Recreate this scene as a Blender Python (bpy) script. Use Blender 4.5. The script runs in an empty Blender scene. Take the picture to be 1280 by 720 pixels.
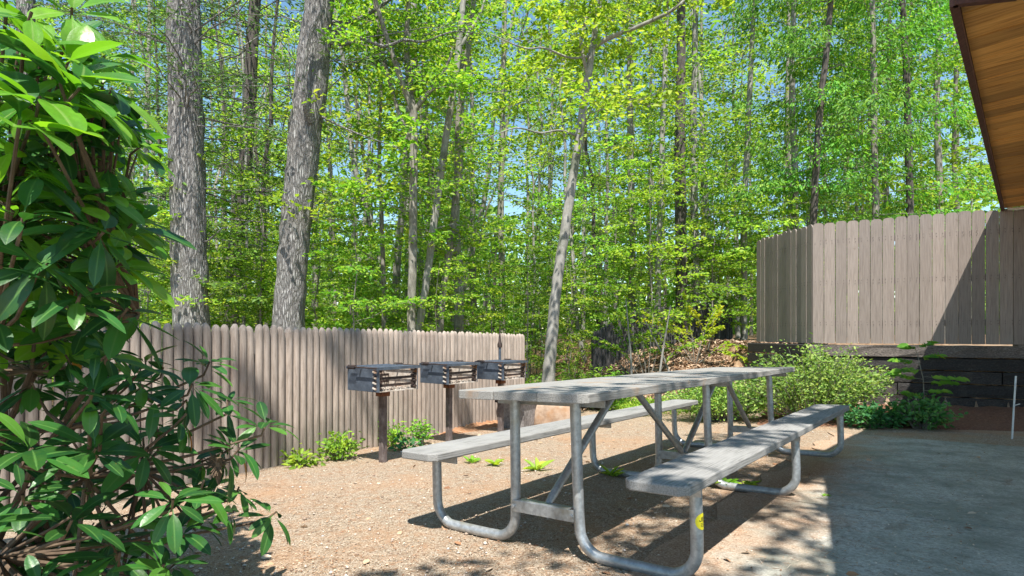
import bpy, math, random
import numpy as np
from mathutils import Vector, Matrix

random.seed(7)
rng = np.random.default_rng(11)
scene = bpy.context.scene
col = scene.collection

# ------------------------------------------------------------------ camera
F, YH, CH = 732.0, 417.0, 1.0285          # focal length in px of a 1280 px frame, horizon row, eye height
cam_d = bpy.data.cameras.new('camera')
cam = bpy.data.objects.new('camera', cam_d)
col.objects.link(cam)
cam.location = (0, 0, CH)
cam.rotation_euler = (math.radians(90), 0, 0)
cam_d.sensor_width = 36
cam_d.lens = 36 * F / 1280
cam_d.shift_y = (YH - 360) / 1280
cam_d.clip_start = 0.05
cam_d.clip_end = 1000
scene.camera = cam


def at(px, py, Y):
    return Vector(((px - 640) / F * Y, Y, CH - (py - YH) / F * Y))


def plane_z(x, y):
    return 0.020 * x - 0.034 * (y - 2.588)


def sstep(a, b, t):
    t = np.clip((t - a) / (b - a), 0, 1)
    return t * t * (3 - 2 * t)


def ground_z(x, y):
    """Sloping yard near the camera, level woodland behind, a bank on the right."""
    x = np.asarray(x, float); y = np.asarray(y, float)
    yy = np.where(y > 8.6, 8.6 + (y - 8.6) * 0.15, y)
    yy = np.maximum(yy, -3)
    xx = np.clip(x, -6, 7)
    z = plane_z(xx, np.minimum(yy, 10.5))
    # leaf covered bank
    edge = 9.0 + 0.25 * np.sin(x * 1.3)
    z = z + 0.86 * sstep(edge, edge + 3.8, y) * sstep(0.7, 3.4, x)
    # earth held up by the timber wall (behind its front and its end)
    fx, fy = 4.47, 8.70
    behind = (x - fx) * 0.464 + (y - fy) * 0.886      # distance behind the wall front
    inside = (x - fx) * 0.995 + (y - fy) * 0.10       # distance right of the wall end
    m = sstep(0.02, 0.12, behind) * sstep(0.02, 0.12, inside)
    z = np.where(m > 0, z * (1 - m) + np.maximum(z, 0.84) * m, z)
    z = z + 0.0012 * np.maximum(y - 25, 0) * 8
    return z


def gz(x, y):
    return float(ground_z(x, y))


def gpx(px, py):
    """Point of the sloping yard seen at a pixel of the photograph."""
    dx = (px - 640) / F
    t = (CH - 0.034 * 2.588) / ((py - YH) / F + 0.020 * dx - 0.034)
    return Vector((dx * t, t, plane_z(dx * t, t)))


# ------------------------------------------------------------------ helpers
def tag(o, label=None, cat=None, group=None, kind=None):
    if label: o['label'] = label
    if cat: o['category'] = cat
    if group: o['group'] = group
    if kind: o['kind'] = kind
    return o


def link(name, mesh, parent=None):
    o = bpy.data.objects.new(name, mesh)
    col.objects.link(o)
    if parent is not None: o.parent = parent
    return o


def empty(name, loc=(0, 0, 0), rz=0.0):
    o = bpy.data.objects.new(name, None)
    o.empty_display_size = 0.1
    o.location = loc
    o.rotation_euler = (0, 0, rz)
    col.objects.link(o)
    return o


class MB:
    """Collects boxes, tubes and prisms and links them as ONE mesh object."""
    def __init__(self):
        self.v = []; self.f = []

    def add(self, vs, fs):
        n = len(self.v)
        self.v += [tuple(p) for p in vs]
        self.f += [tuple(i + n for i in q) for q in fs]

    def box(self, c, size, rot=None):
        sx, sy, sz = (s / 2 for s in size)
        vs = [Vector((x, y, z)) for x in (-sx, sx) for y in (-sy, sy) for z in (-sz, sz)]
        if rot is not None: vs = [rot @ p for p in vs]
        c = Vector(c)
        self.add([p + c for p in vs], [(0, 1, 3, 2), (4, 6, 7, 5), (0, 4, 5, 1), (2, 3, 7, 6), (0, 2, 6, 4), (1, 5, 7, 3)])

    def bar(self, a, b, w, h):
        a = Vector(a); b = Vector(b)
        d = b - a
        q = d.to_track_quat('Y', 'Z').to_matrix()
        self.box((a + b) / 2, (w, d.length, h), q)

    def prism(self, poly, z0, z1):
        n = len(poly)
        vs = [(x, y, z0) for x, y in poly] + [(x, y, z1) for x, y in poly]
        fs = [tuple(range(n))[::-1], tuple(range(n, 2 * n))]
        fs += [(i, (i + 1) % n, n + (i + 1) % n, n + i) for i in range(n)]
        self.add(vs, fs)

    def tube(self, pts, r, n=8, cap=True):
        pts = [Vector(p) for p in pts]
        m = len(pts)
        rs = r if hasattr(r, '__len__') else [r] * m
        t0 = (pts[1] - pts[0]).normalized()
        up = Vector((0, 0, 1)) if abs(t0.z) < 0.9 else Vector((1, 0, 0))
        nx = t0.cross(up).normalized()
        vs = []
        for i, p in enumerate(pts):
            t = (pts[min(i + 1, m - 1)] - pts[max(i - 1, 0)]).normalized()
            nx = (nx - t * nx.dot(t))
            nx = nx.normalized() if nx.length > 1e-6 else t.orthogonal().normalized()
            ny = t.cross(nx)
            for k in range(n):
                a = 2 * math.pi * k / n
                vs.append(p + (nx * math.cos(a) + ny * math.sin(a)) * rs[i])
        fs = []
        for i in range(m - 1):
            for k in range(n):
                k2 = (k + 1) % n
                fs.append((i * n + k, i * n + k2, (i + 1) * n + k2, (i + 1) * n + k))
        if cap:
            fs.append(tuple(range(n))[::-1])
            fs.append(tuple(range((m - 1) * n, m * n)))
        self.add(vs, fs)

    def build(self, name, mat, parent=None, smooth=False, bevel=0.0):
        me = bpy.data.meshes.new(name)
        me.from_pydata(self.v, [], self.f)
        me.validate()
        me.update()
        if mat: me.materials.append(mat)
        if smooth:
            me.polygons.foreach_set('use_smooth', [True] * len(me.polygons))
            me.set_sharp_from_angle(angle=math.radians(50))
        o = link(name, me, parent)
        if bevel:
            b = o.modifiers.new('bevel', 'BEVEL')
            b.width = bevel; b.segments = 2; b.limit_method = 'ANGLE'
        return o


def np_mesh(name, V, faces, mat, smooth=False):
    """Mesh from a vertex array and a face array whose rows all have the same length."""
    V = np.asarray(V, np.float32); faces = np.asarray(faces, np.int32)
    me = bpy.data.meshes.new(name)
    me.vertices.add(len(V)); me.vertices.foreach_set('co', V.ravel())
    k = faces.shape[1]
    me.loops.add(faces.size); me.loops.foreach_set('vertex_index', faces.ravel())
    me.polygons.add(len(faces))
    me.polygons.foreach_set('loop_start', np.arange(0, faces.size, k, dtype=np.int32))
    if smooth: me.polygons.foreach_set('use_smooth', np.ones(len(faces), bool))
    me.update(calc_edges=True)
    me.validate()
    if mat: me.materials.append(mat)
    return me


def unit(a):
    return a / np.maximum(np.linalg.norm(a, axis=1, keepdims=True), 1e-9)


def leaves_mesh(name, P, A, Nn, L, W, mat, fold=0.25, droop=0.15):
    """Small leaves: six corners, folded on the midrib, tip hanging a little."""
    A = unit(A); S = unit(np.cross(A, Nn)); U = np.cross(S, A)
    L = L[:, None]; W = W[:, None]
    base = P
    tip = P + A * L - U * L * droop
    l1 = P + A * L * 0.30 + S * W * 0.46 + U * W * fold
    l2 = P + A * L * 0.68 + S * W * 0.38 + U * (W * fold * 0.8 - L * droop * 0.4)
    r1 = P + A * L * 0.30 - S * W * 0.46 + U * W * fold
    r2 = P + A * L * 0.68 - S * W * 0.38 + U * (W * fold * 0.8 - L * droop * 0.4)
    V = np.stack([base, l1, l2, tip, r2, r1], 1).reshape(-1, 3)
    n = len(P); i0 = np.arange(n)[:, None] * 6
    faces = np.concatenate([i0 + np.array([[0, 3, 2, 1]]), i0 + np.array([[0, 5, 4, 3]])])
    return np_mesh(name, V, faces, mat)


def copy_tree(o, parent=None):
    c = o.copy(); col.objects.link(c)
    if parent is not None: c.parent = parent
    for ch in list(o.children): copy_tree(ch, c)
    return c


# ------------------------------------------------------------------ materials
def new_mat(name):
    m = bpy.data.materials.new(name)
    m.use_nodes = True
    nt = m.node_tree
    nt.nodes.clear()
    out = nt.nodes.new('ShaderNodeOutputMaterial')
    b = nt.nodes.new('ShaderNodeBsdfPrincipled')
    nt.links.new(b.outputs[0], out.inputs[0])
    return m, nt, b, out


def N(nt, t, **kw):
    n = nt.nodes.new(t)
    for k, v in kw.items():
        if k in n.inputs.keys() if hasattr(n.inputs, 'keys') else False:
            n.inputs[k].default_value = v
        else:
            setattr(n, k, v)
    return n


def coords(nt, scale=(1, 1, 1), kind='Object', rot=(0, 0, 0)):
    tc = nt.nodes.new('ShaderNodeTexCoord')
    mp = nt.nodes.new('ShaderNodeMapping')
    mp.inputs['Scale'].default_value = scale
    mp.inputs['Rotation'].default_value = rot
    nt.links.new(tc.outputs[kind], mp.inputs['Vector'])
    return mp.outputs[0]


def noise(nt, vec, scale, detail=4, rough=0.6):
    n = nt.nodes.new('ShaderNodeTexNoise')
    n.inputs['Scale'].default_value = scale
    n.inputs['Detail'].default_value = detail
    n.inputs['Roughness'].default_value = rough
    nt.links.new(vec, n.inputs['Vector'])
    return n.outputs['Fac']


def ramp(nt, fac, stops):
    r = nt.nodes.new('ShaderNodeValToRGB')
    e = r.color_ramp.elements
    while len(e) < len(stops): e.new(0.5)
    for k, (p, c) in enumerate(stops):
        e[k].position = p
        e[k].color = (*c, 1) if len(c) == 3 else c
    nt.links.new(fac, r.inputs[0])
    return r.outputs[0]


def mix(nt, fac, a, b, mode='MIX'):
    m = nt.nodes.new('ShaderNodeMix')
    m.data_type = 'RGBA'; m.blend_type = mode
    for s, v in ((m.inputs[0], fac), (m.inputs[6], a), (m.inputs[7], b)):
        if hasattr(v, 'is_linked'): nt.links.new(v, s)
        elif isinstance(v, tuple): s.default_value = (*v, 1)
        else: s.default_value = v
    return m.outputs[2]


def bump(nt, b, h, strength, dist=0.01):
    bp = nt.nodes.new('ShaderNodeBump')
    bp.inputs['Strength'].default_value = strength
    bp.inputs['Distance'].default_value = dist
    nt.links.new(h, bp.inputs['Height'])
    nt.links.new(bp.outputs[0], b.inputs['Normal'])


def grain_mat(name, dark, mid, light, scale, stretch, rough=0.8, bmp=0.4, stain=None, stain_scale=2.0, stain_amt=(0.55, 0.7), metallic=0.0, island=0.0, dist=0.004):
    """Streaky or speckled material: fine noise between three tones, an optional blotch colour."""
    m, nt, b, out = new_mat(name)
    v = coords(nt, stretch)
    n = noise(nt, v, scale, 6, 0.65)
    c = ramp(nt, n, [(0.30, dark), (0.5, mid), (0.72, light)])
    if stain:
        n2 = noise(nt, coords(nt), stain_scale, 5, 0.6)
        f = ramp(nt, n2, [(stain_amt[0], (0, 0, 0)), (stain_amt[1], (1, 1, 1))])
        c = mix(nt, f, c, stain)
    if island:
        g = nt.nodes.new('ShaderNodeNewGeometry')
        r = ramp(nt, g.outputs['Random Per Island'], [(0, (1 - island,) * 3), (1, (1 + island * 0.6, 1 + island * 0.55, 1 + island * 0.5))])
        c = mix(nt, 1.0, c, r, 'MULTIPLY')
    nt.links.new(c, b.inputs['Base Color'])
    b.inputs['Roughness'].default_value = rough
    b.inputs['Metallic'].default_value = metallic
    bump(nt, b, n, bmp, dist)
    return m


def leaf_mat(name, stops, trans=0.45, rough=0.55, spec=0.3, warm=(1.25, 1.2, 0.55), vary=True):
    m, nt, b, out = new_mat(name)
    g = nt.nodes.new('ShaderNodeNewGeometry')
    oi = nt.nodes.new('ShaderNodeObjectInfo')
    c = ramp(nt, g.outputs['Random Per Island'], stops)
    hv = nt.nodes.new('ShaderNodeHueSaturation')
    mr = nt.nodes.new('ShaderNodeMapRange')
    mr.inputs[3].default_value = 0.78; mr.inputs[4].default_value = 1.32
    nt.links.new(oi.outputs['Random'], mr.inputs[0])
    nt.links.new(mr.outputs[0], hv.inputs['Value'])
    nt.links.new(c, hv.inputs['Color'])
    wn = nt.nodes.new('ShaderNodeTexWhiteNoise'); wn.noise_dimensions = '1D'
    nt.links.new(oi.outputs['Random'], wn.inputs['W'])
    mh = nt.nodes.new('ShaderNodeMapRange'); mh.inputs[3].default_value = 0.472; mh.inputs[4].default_value = 0.514
    nt.links.new(wn.outputs['Value'], mh.inputs[0]); nt.links.new(mh.outputs[0], hv.inputs['Hue'])
    if vary: c = hv.outputs[0]
    nt.links.new(c, b.inputs['Base Color'])
    b.inputs['Roughness'].default_value = rough
    b.inputs['Specular IOR Level'].default_value = spec
    t = nt.nodes.new('ShaderNodeBsdfTranslucent')
    c2 = mix(nt, 1.0, c, warm, 'MULTIPLY')
    nt.links.new(c2, t.inputs['Color'])
    ms = nt.nodes.new('ShaderNodeMixShader')
    ms.inputs[0].default_value = trans
    nt.links.new(b.outputs[0], ms.inputs[1]); nt.links.new(t.outputs[0], ms.inputs[2])
    nt.links.new(ms.outputs[0], out.inputs[0])
    return m


M = {}
M['table_wood'] = grain_mat('weathered_table_wood', (0.10, 0.096, 0.092), (0.24, 0.235, 0.226), (0.335, 0.33, 0.318), 6.5, (26, 1.0, 26), 0.85, 0.8,
                          stain=(0.29, 0.285, 0.275), stain_scale=3.0, stain_amt=(0.45, 0.7))
M['table_top'] = grain_mat('weathered_top_wood', (0.11, 0.104, 0.097), (0.26, 0.25, 0.234), (0.36, 0.35, 0.33), 6.5, (26, 1.0, 26), 0.85, 0.8,
                           stain=(0.28, 0.19, 0.125), stain_scale=5.5, stain_amt=(0.56, 0.72))
M['galv'] = grain_mat('galvanised_steel', (0.27, 0.28, 0.285), (0.37, 0.39, 0.405), (0.50, 0.525, 0.54), 45, (1, 1, 1), 0.42, 0.12, metallic=0.55,
                      stain=(0.30, 0.28, 0.22), stain_scale=6, stain_amt=(0.55, 0.75), dist=0.001)
M['picket'] = grain_mat('stockade_picket_wood', (0.195, 0.155, 0.127), (0.315, 0.258, 0.217), (0.395, 0.332, 0.285), 7, (9, 9, 0.8), 0.9, 0.5, island=0.16,
                        stain=(0.22, 0.16, 0.13), stain_scale=1.4, stain_amt=(0.56, 0.8))
M['board'] = grain_mat('board_fence_wood', (0.180, 0.146, 0.126), (0.248, 0.205, 0.178), (0.30, 0.252, 0.222), 6, (14, 14, 0.7), 0.88, 0.6, island=0.18,
                       stain=(0.19, 0.145, 0.12), stain_scale=9, stain_amt=(0.66, 0.76))
M['timber'] = grain_mat('creosoted_timber', (0.010, 0.009, 0.009), (0.028, 0.025, 0.024), (0.10, 0.088, 0.08), 5, (1.0, 18, 18), 0.85, 0.9, island=0.3,
                        stain=(0.12, 0.10, 0.085), stain_scale=1.8, stain_amt=(0.60, 0.80), dist=0.012)
M['timber_top'] = grain_mat('weathered_top_timber', (0.03, 0.026, 0.024), (0.12, 0.10, 0.088), (0.27, 0.23, 0.20), 5, (1.0, 18, 18), 0.85, 0.9, island=0.2,
                           stain=(0.05, 0.045, 0.042), stain_scale=1.6, stain_amt=(0.5, 0.68), dist=0.012)
M['soffit'] = grain_mat('stained_soffit_board', (0.34, 0.145, 0.03), (0.64, 0.315, 0.072), (0.76, 0.42, 0.12), 4, (0.8, 12, 12), 0.6, 0.3, island=0.42,
                        stain=(0.22, 0.09, 0.025), stain_scale=5, stain_amt=(0.66, 0.75))
M['fascia'] = grain_mat('red_brown_fascia', (0.05, 0.018, 0.012), (0.085, 0.032, 0.021), (0.12, 0.048, 0.032), 6, (12, 1, 12), 0.7, 0.3)
M['shingle'] = grain_mat('roof_shingle', (0.04, 0.035, 0.03), (0.07, 0.06, 0.055), (0.10, 0.09, 0.08), 60, (1, 1, 1), 0.95, 0.5)
M['white_metal'] = grain_mat('white_metal', (0.55, 0.55, 0.53), (0.7, 0.7, 0.68), (0.8, 0.8, 0.78), 30, (1, 1, 1), 0.5, 0.1)
M['grill_steel'] = grain_mat('painted_grill_steel', (0.045, 0.056, 0.075), (0.08, 0.10, 0.13), (0.13, 0.16, 0.20), 12, (1, 1, 1), 0.4, 0.15, metallic=0.25,
                             stain=(0.07, 0.06, 0.06), stain_scale=7, stain_amt=(0.62, 0.8), dist=0.002)
M['grate'] = grain_mat('sooty_iron', (0.02, 0.014, 0.012), (0.045, 0.03, 0.025), (0.09, 0.055, 0.045), 20, (1, 1, 1), 0.7, 0.3, metallic=0.3, dist=0.002)
M['ash'] = grain_mat('ashy_firebox', (0.22, 0.17, 0.13), (0.46, 0.40, 0.34), (0.60, 0.55, 0.49), 14, (1, 1, 1), 0.95, 0.4, stain=(0.30, 0.13, 0.05), stain_scale=8, stain_amt=(0.55, 0.72))
M['rust'] = grain_mat('rusted_steel', (0.06, 0.022, 0.012), (0.13, 0.048, 0.022), (0.22, 0.085, 0.035), 18, (1, 1, 1), 0.85, 0.3, dist=0.002)
M['post'] = grain_mat('weathered_steel_post', (0.06, 0.045, 0.042), (0.12, 0.095, 0.09), (0.22, 0.19, 0.18), 30, (1, 1, 0.5), 0.75, 0.3, stain=(0.06, 0.035, 0.028), stain_scale=7, stain_amt=(0.5, 0.66), dist=0.002)
M['bin'] = grain_mat('grey_bin_metal', (0.12, 0.11, 0.11), (0.24, 0.225, 0.22), (0.36, 0.34, 0.335), 30, (1, 1, 1), 0.8, 0.4, stain=(0.08, 0.065, 0.06), stain_scale=5)
M['rock'] = grain_mat('sandy_block', (0.26, 0.17, 0.11), (0.40, 0.29, 0.21), (0.52, 0.40, 0.31), 9, (1, 1, 1), 0.95, 0.7, stain=(0.36, 0.20, 0.10), stain_scale=3, dist=0.01)
M['stake'] = grain_mat('pale_stake', (0.5, 0.5, 0.5), (0.62, 0.62, 0.6), (0.7, 0.7, 0.7), 30, (1, 1, 1), 0.5, 0.1)
M['pine_bark'] = grain_mat('pine_bark', (0.045, 0.038, 0.035), (0.21, 0.195, 0.185), (0.42, 0.40, 0.385), 9, (2.8, 2.8, 0.5), 0.95, 1.0, stain=(0.24, 0.25, 0.21), stain_scale=2.5, stain_amt=(0.6, 0.75), dist=0.03)
def bark_mat(name, crack, mid, light, sx, sz, stain):
    m, nt, b, out = new_mat(name)
    v = coords(nt, (sx, sx, sz))
    d = nt.nodes.new('ShaderNodeTexNoise'); d.inputs['Scale'].default_value = 1.3; d.inputs['Detail'].default_value = 5
    nt.links.new(v, d.inputs['Vector'])
    add = mix(nt, 1.0, v, d.outputs['Color'], 'ADD')
    vo = nt.nodes.new('ShaderNodeTexVoronoi'); vo.feature = 'DISTANCE_TO_EDGE'; vo.inputs['Scale'].default_value = 1.0
    nt.links.new(add, vo.inputs['Vector'])
    plates = ramp(nt, vo.outputs['Distance'], [(0.0, (0, 0, 0)), (0.30, (1, 1, 1))])
    n = noise(nt, coords(nt, (3, 3, 1.2)), 11, 7, 0.72)
    c = ramp(nt, n, [(0.32, mid), (0.62, light)])
    c = mix(nt, ramp(nt, noise(nt, coords(nt), 2.2, 4, 0.6), [(0.5, (0, 0, 0)), (0.7, (0.7, 0.7, 0.7))]), c, stain)
    c = mix(nt, plates, crack, c)
    nt.links.new(c, b.inputs['Base Color']); b.inputs['Roughness'].default_value = 0.95
    h = nt.nodes.new('ShaderNodeMath'); h.operation = 'MULTIPLY_ADD'; h.inputs[1].default_value = 0.35
    nt.links.new(n, h.inputs[0]); nt.links.new(plates, h.inputs[2])
    bump(nt, b, h.outputs[0], 0.9, 0.025)
    return m


M['pine_bark'] = bark_mat('pine_bark', (0.13, 0.12, 0.113), (0.20, 0.19, 0.18), (0.41, 0.40, 0.385), 34, 5.0, (0.29, 0.29, 0.265))
M['dark_bark'] = grain_mat('dark_bark', (0.03, 0.026, 0.023), (0.075, 0.064, 0.055), (0.14, 0.12, 0.105), 9, (2.6, 2.6, 0.6), 0.95, 1.0, dist=0.02)
M['grey_bark'] = grain_mat('smooth_grey_bark', (0.13, 0.125, 0.11), (0.24, 0.23, 0.205), (0.37, 0.355, 0.325), 5, (3, 3, 1.0), 0.9, 0.5, stain=(0.12, 0.13, 0.095), stain_scale=3.2, stain_amt=(0.52, 0.66), dist=0.006)
M['thin_bark'] = grain_mat('sapling_bark', (0.085, 0.077, 0.062), (0.19, 0.175, 0.145), (0.33, 0.31, 0.265), 8, (3, 3, 1), 0.9, 0.5, dist=0.005)
M['red_vine'] = grain_mat('red_brown_limb', (0.05, 0.028, 0.018), (0.11, 0.06, 0.04), (0.17, 0.10, 0.07), 14, (1, 1, 1), 0.85, 0.5)

M['beech'] = leaf_mat('beech_leaf', [(0, (0.08, 0.21, 0.022)), (0.35, (0.15, 0.33, 0.045)), (0.7, (0.25, 0.45, 0.06)), (1, (0.42, 0.54, 0.09))], 0.55)
M['maple'] = leaf_mat('maple_leaf', [(0, (0.11, 0.27, 0.025)), (0.5, (0.22, 0.43, 0.05)), (1, (0.42, 0.56, 0.085))], 0.55)
M['hemlock'] = leaf_mat('hemlock_needle', [(0, (0.03, 0.09, 0.03)), (0.5, (0.065, 0.16, 0.055)), (1, (0.11, 0.23, 0.075))], 0.3)
M['locust'] = leaf_mat('fresh_hanging_leaf', [(0, (0.05, 0.17, 0.03)), (0.5, (0.12, 0.31, 0.04)), (1, (0.23, 0.43, 0.05))], 0.45)
M['far_leaf'] = leaf_mat('far_leaf', [(0, (0.07, 0.19, 0.04)), (0.5, (0.16, 0.34, 0.06)), (1, (0.31, 0.46, 0.09))], 0.5)
M['privet'] = leaf_mat('shrub_leaf', [(0, (0.11, 0.23, 0.04)), (0.5, (0.26, 0.42, 0.085)), (1, (0.46, 0.56, 0.15))], 0.4)
M['weed'] = leaf_mat('weed_leaf', [(0, (0.10, 0.24, 0.03)), (0.5, (0.19, 0.38, 0.04)), (1, (0.33, 0.48, 0.06))], 0.45)
M['ivy'] = leaf_mat('low_green_leaf', [(0, (0.04, 0.17, 0.05)), (0.5, (0.08, 0.27, 0.08)), (1, (0.15, 0.36, 0.11))], 0.4)
M['rhodo'] = leaf_mat('rhododendron_leaf', [(0, (0.010, 0.055, 0.016)), (0.5, (0.020, 0.095, 0.022)), (0.82, (0.04, 0.16, 0.03)), (1, (0.09, 0.24, 0.03))], 0.28, 0.27, 0.5, (1.7, 1.5, 0.6), False)
M['rhodo_young_lit'] = leaf_mat('young_sunlit_rhododendron_leaf', [(0, (0.06, 0.22, 0.02)), (0.5, (0.12, 0.34, 0.025)), (1, (0.22, 0.45, 0.04))], 0.45, 0.28, 0.5, (1.4, 1.3, 0.5), False)  # young green, brightened to carry the sunlight on the upper shoots
M['rhodo_dead'] = leaf_mat('withered_leaf', [(0, (0.13, 0.05, 0.01)), (0.5, (0.30, 0.12, 0.015)), (1, (0.45, 0.24, 0.03))], 0.3, 0.5, 0.3, (1, 1, 1), False)
M['rhodo_stem'] = grain_mat('rhododendron_stem', (0.045, 0.028, 0.018), (0.10, 0.065, 0.04), (0.17, 0.12, 0.075), 20, (1, 1, 0.4), 0.85, 0.4)


# ------------------------------------------------------------------ ground
def ground_material():
    m, nt, b, out = new_mat('gravel_yard')
    v = coords(nt)
    big = noise(nt, v, 0.9, 6, 0.6)
    mid = noise(nt, v, 14, 6, 0.75)
    fine = noise(nt, v, 120, 3, 0.7)
    vo = nt.nodes.new('ShaderNodeTexVoronoi'); vo.inputs['Scale'].default_value = 160
    nt.links.new(v, vo.inputs['Vector'])
    peb = ramp(nt, vo.outputs['Color'], [(0.12, (0.21, 0.145, 0.095)), (0.45, (0.45, 0.355, 0.26)), (0.88, (0.65, 0.57, 0.465))])
    crack = ramp(nt, vo.outputs['Distance'], [(0.0, (1, 1, 1)), (0.75, (0.55, 0.5, 0.45))])
    c = mix(nt, 0.7, peb, crack, 'MULTIPLY')
    f = ramp(nt, mid, [(0.49, (0, 0, 0)), (0.66, (0.85, 0.85, 0.85))])
    c = mix(nt, f, c, mix(nt, fine, (0.20, 0.105, 0.055), (0.50, 0.32, 0.20)))
    f2 = ramp(nt, big, [(0.50, (0, 0, 0)), (0.70, (0.75, 0.75, 0.75))])
    c = mix(nt, f2, c, mix(nt, fine, (0.29, 0.15, 0.075), (0.56, 0.345, 0.20)))
    # woodland floor: brown leaf litter beyond the yard
    lv = nt.nodes.new('ShaderNodeTexVoronoi'); lv.inputs['Scale'].default_value = 14
    nt.links.new(v, lv.inputs['Vector'])
    lit = ramp(nt, lv.outputs['Color'], [(0.1, (0.12, 0.06, 0.03)), (0.5, (0.26, 0.155, 0.09)), (0.9, (0.42, 0.29, 0.19))])
    sx = nt.nodes.new('ShaderNodeSeparateXYZ'); nt.links.new(v, sx.inputs[0])
    mr = nt.nodes.new('ShaderNodeMapRange')
    mr.inputs[1].default_value = 8.9; mr.inputs[2].default_value = 9.9
    nt.links.new(sx.outputs[1], mr.inputs[0])
    c = mix(nt, mr.outputs[0], c, lit)
    nt.links.new(c, b.inputs['Base Color'])
    b.inputs['Roughness'].default_value = 0.95
    b.inputs['Specular IOR Level'].default_value = 0.2
    h = nt.nodes.new('ShaderNodeMath'); h.operation = 'ADD'
    nt.links.new(fine, h.inputs[0]); nt.links.new(vo.outputs['Distance'], h.inputs[1])
    bump(nt, b, h.outputs[0], 0.9, 0.008)
    return m


def axis(pts):
    return np.unique(np.concatenate(pts))


gx = axis([np.linspace(-220, -12, 14), np.linspace(-12, 13, 168), np.linspace(13, 220, 14)])
gy = axis([np.linspace(-220, -4, 10), np.linspace(-4, 19, 154), np.linspace(19, 260, 16)])
GX, GY = np.meshgrid(gx, gy)
GZ = ground_z(GX, GY)
hump = (rng.normal(0, 1, GX.shape)) * np.where(GY > 9.2, 0.012, 0.002)
V = np.stack([GX, GY, GZ + hump], -1).reshape(-1, 3)
nx_, ny_ = len(gx), len(gy)
ii, jj = np.meshgrid(np.arange(nx_ - 1), np.arange(ny_ - 1))
a = (jj * nx_ + ii).ravel()
me = np_mesh('ground', V, np.stack([a, a + 1, a + nx_ + 1, a + nx_], 1), ground_material(), True)
tag(link('ground', me), kind='structure')

TH = math.radians(38.02)
D2 = Vector((math.sin(TH), math.cos(TH)))           # along the table, away from the camera
R2 = Vector((math.cos(TH), -math.sin(TH)))          # across the table, to the right
O2 = Vector((0.0227, 2.5885))
ux = Vector((R2.x, R2.y, 0.0368)).normalized()
uy = Vector((D2.x, D2.y, -0.0146)).normalized()
uz = ux.cross(uy).normalized(); uy = uz.cross(ux)
TABLE_M = Matrix(((ux.x, uy.x, uz.x, O2.x), (ux.y, uy.y, uz.y, O2.y), (ux.z, uy.z, uz.z, 0.0), (0, 0, 0, 1)))


def slab_material():
    m, nt, b, out = new_mat('worn_concrete')
    v = coords(nt)
    n1 = noise(nt, v, 2.2, 7, 0.7)
    n2 = noise(nt, v, 55, 8, 0.85)
    sp = noise(nt, coords(nt, (2.2, 0.7, 1)), 3.0, 6, 0.7)
    c = ramp(nt, n2, [(0.32, (0.15, 0.142, 0.122)), (0.5, (0.40, 0.385, 0.335)), (0.66, (0.62, 0.595, 0.525))])
    c = mix(nt, ramp(nt, n1, [(0.42, (0, 0, 0)), (0.60, (0.75, 0.75, 0.75))]), c, (0.20, 0.21, 0.165))
    c = mix(nt, ramp(nt, sp, [(0.60, (0, 0, 0)), (0.72, (0.7, 0.7, 0.7))]), c, (0.17, 0.11, 0.065))
    gr_ = noise(nt, coords(nt), 7, 7, 0.8)
    c = mix(nt, ramp(nt, gr_, [(0.52, (0, 0, 0)), (0.68, (0.6, 0.6, 0.6))]), c, (0.13, 0.125, 0.10))
    # dirt and needles swept over the left edge
    sx = nt.nodes.new('ShaderNodeSeparateXYZ'); nt.links.new(v, sx.inputs[0])
    e = noise(nt, v, 2.6, 6, 0.65)
    ma = nt.nodes.new('ShaderNodeMath'); ma.operation = 'MULTIPLY_ADD'
    ma.inputs[1].default_value = 1.6; nt.links.new(e, ma.inputs[0]); nt.links.new(sx.outputs[0], ma.inputs[2])
    mr = nt.nodes.new('ShaderNodeMapRange')
    mr.inputs[1].default_value = 1.36; mr.inputs[2].default_value = 1.85
    mr.inputs[3].default_value = 1.0; mr.inputs[4].default_value = 0.0
    nt.links.new(ma.outputs[0], mr.inputs[0])
    fine = noise(nt, v, 110, 3, 0.7)
    dirt = ramp(nt, fine, [(0.3, (0.19, 0.105, 0.06)), (0.5, (0.36, 0.235, 0.15)), (0.7, (0.55, 0.44, 0.34))])
    c = mix(nt, mr.outputs[0], c, dirt)
    nt.links.new(c, b.inputs['Base Color'])
    b.inputs['Roughness'].default_value = 0.92
    bump(nt, b, n2, 0.8, 0.006)
    return m


SL = slab_material()
mb = MB()
for (y0, y1a, y1b) in ((-5.5, 1.791, 1.791), (1.810, 5.12, 4.2)):
    x0, x1 = 0.42, 7.6
    xs = np.linspace(x0, x1, 40)
    top = []
    # the left edge wanders under the dirt
    edge = [(x0 + 0.05 * math.sin(y * 7.0) + 0.03 * math.sin(y * 17), y) for y in np.linspace(y0, y1a, 24)]
    poly = edge[::-1] + [(x1, y0), (x1, y1b)]
    poly = [edge[k] for k in range(len(edge) - 1, -1, -1)] + [(x1, y0), (x1, y1b)]
    mb.prism(poly, -0.10, 0.012)
o = mb.build('patio_slab', SL)
o.matrix_world = TABLE_M
tag(o, kind='structure')

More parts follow.
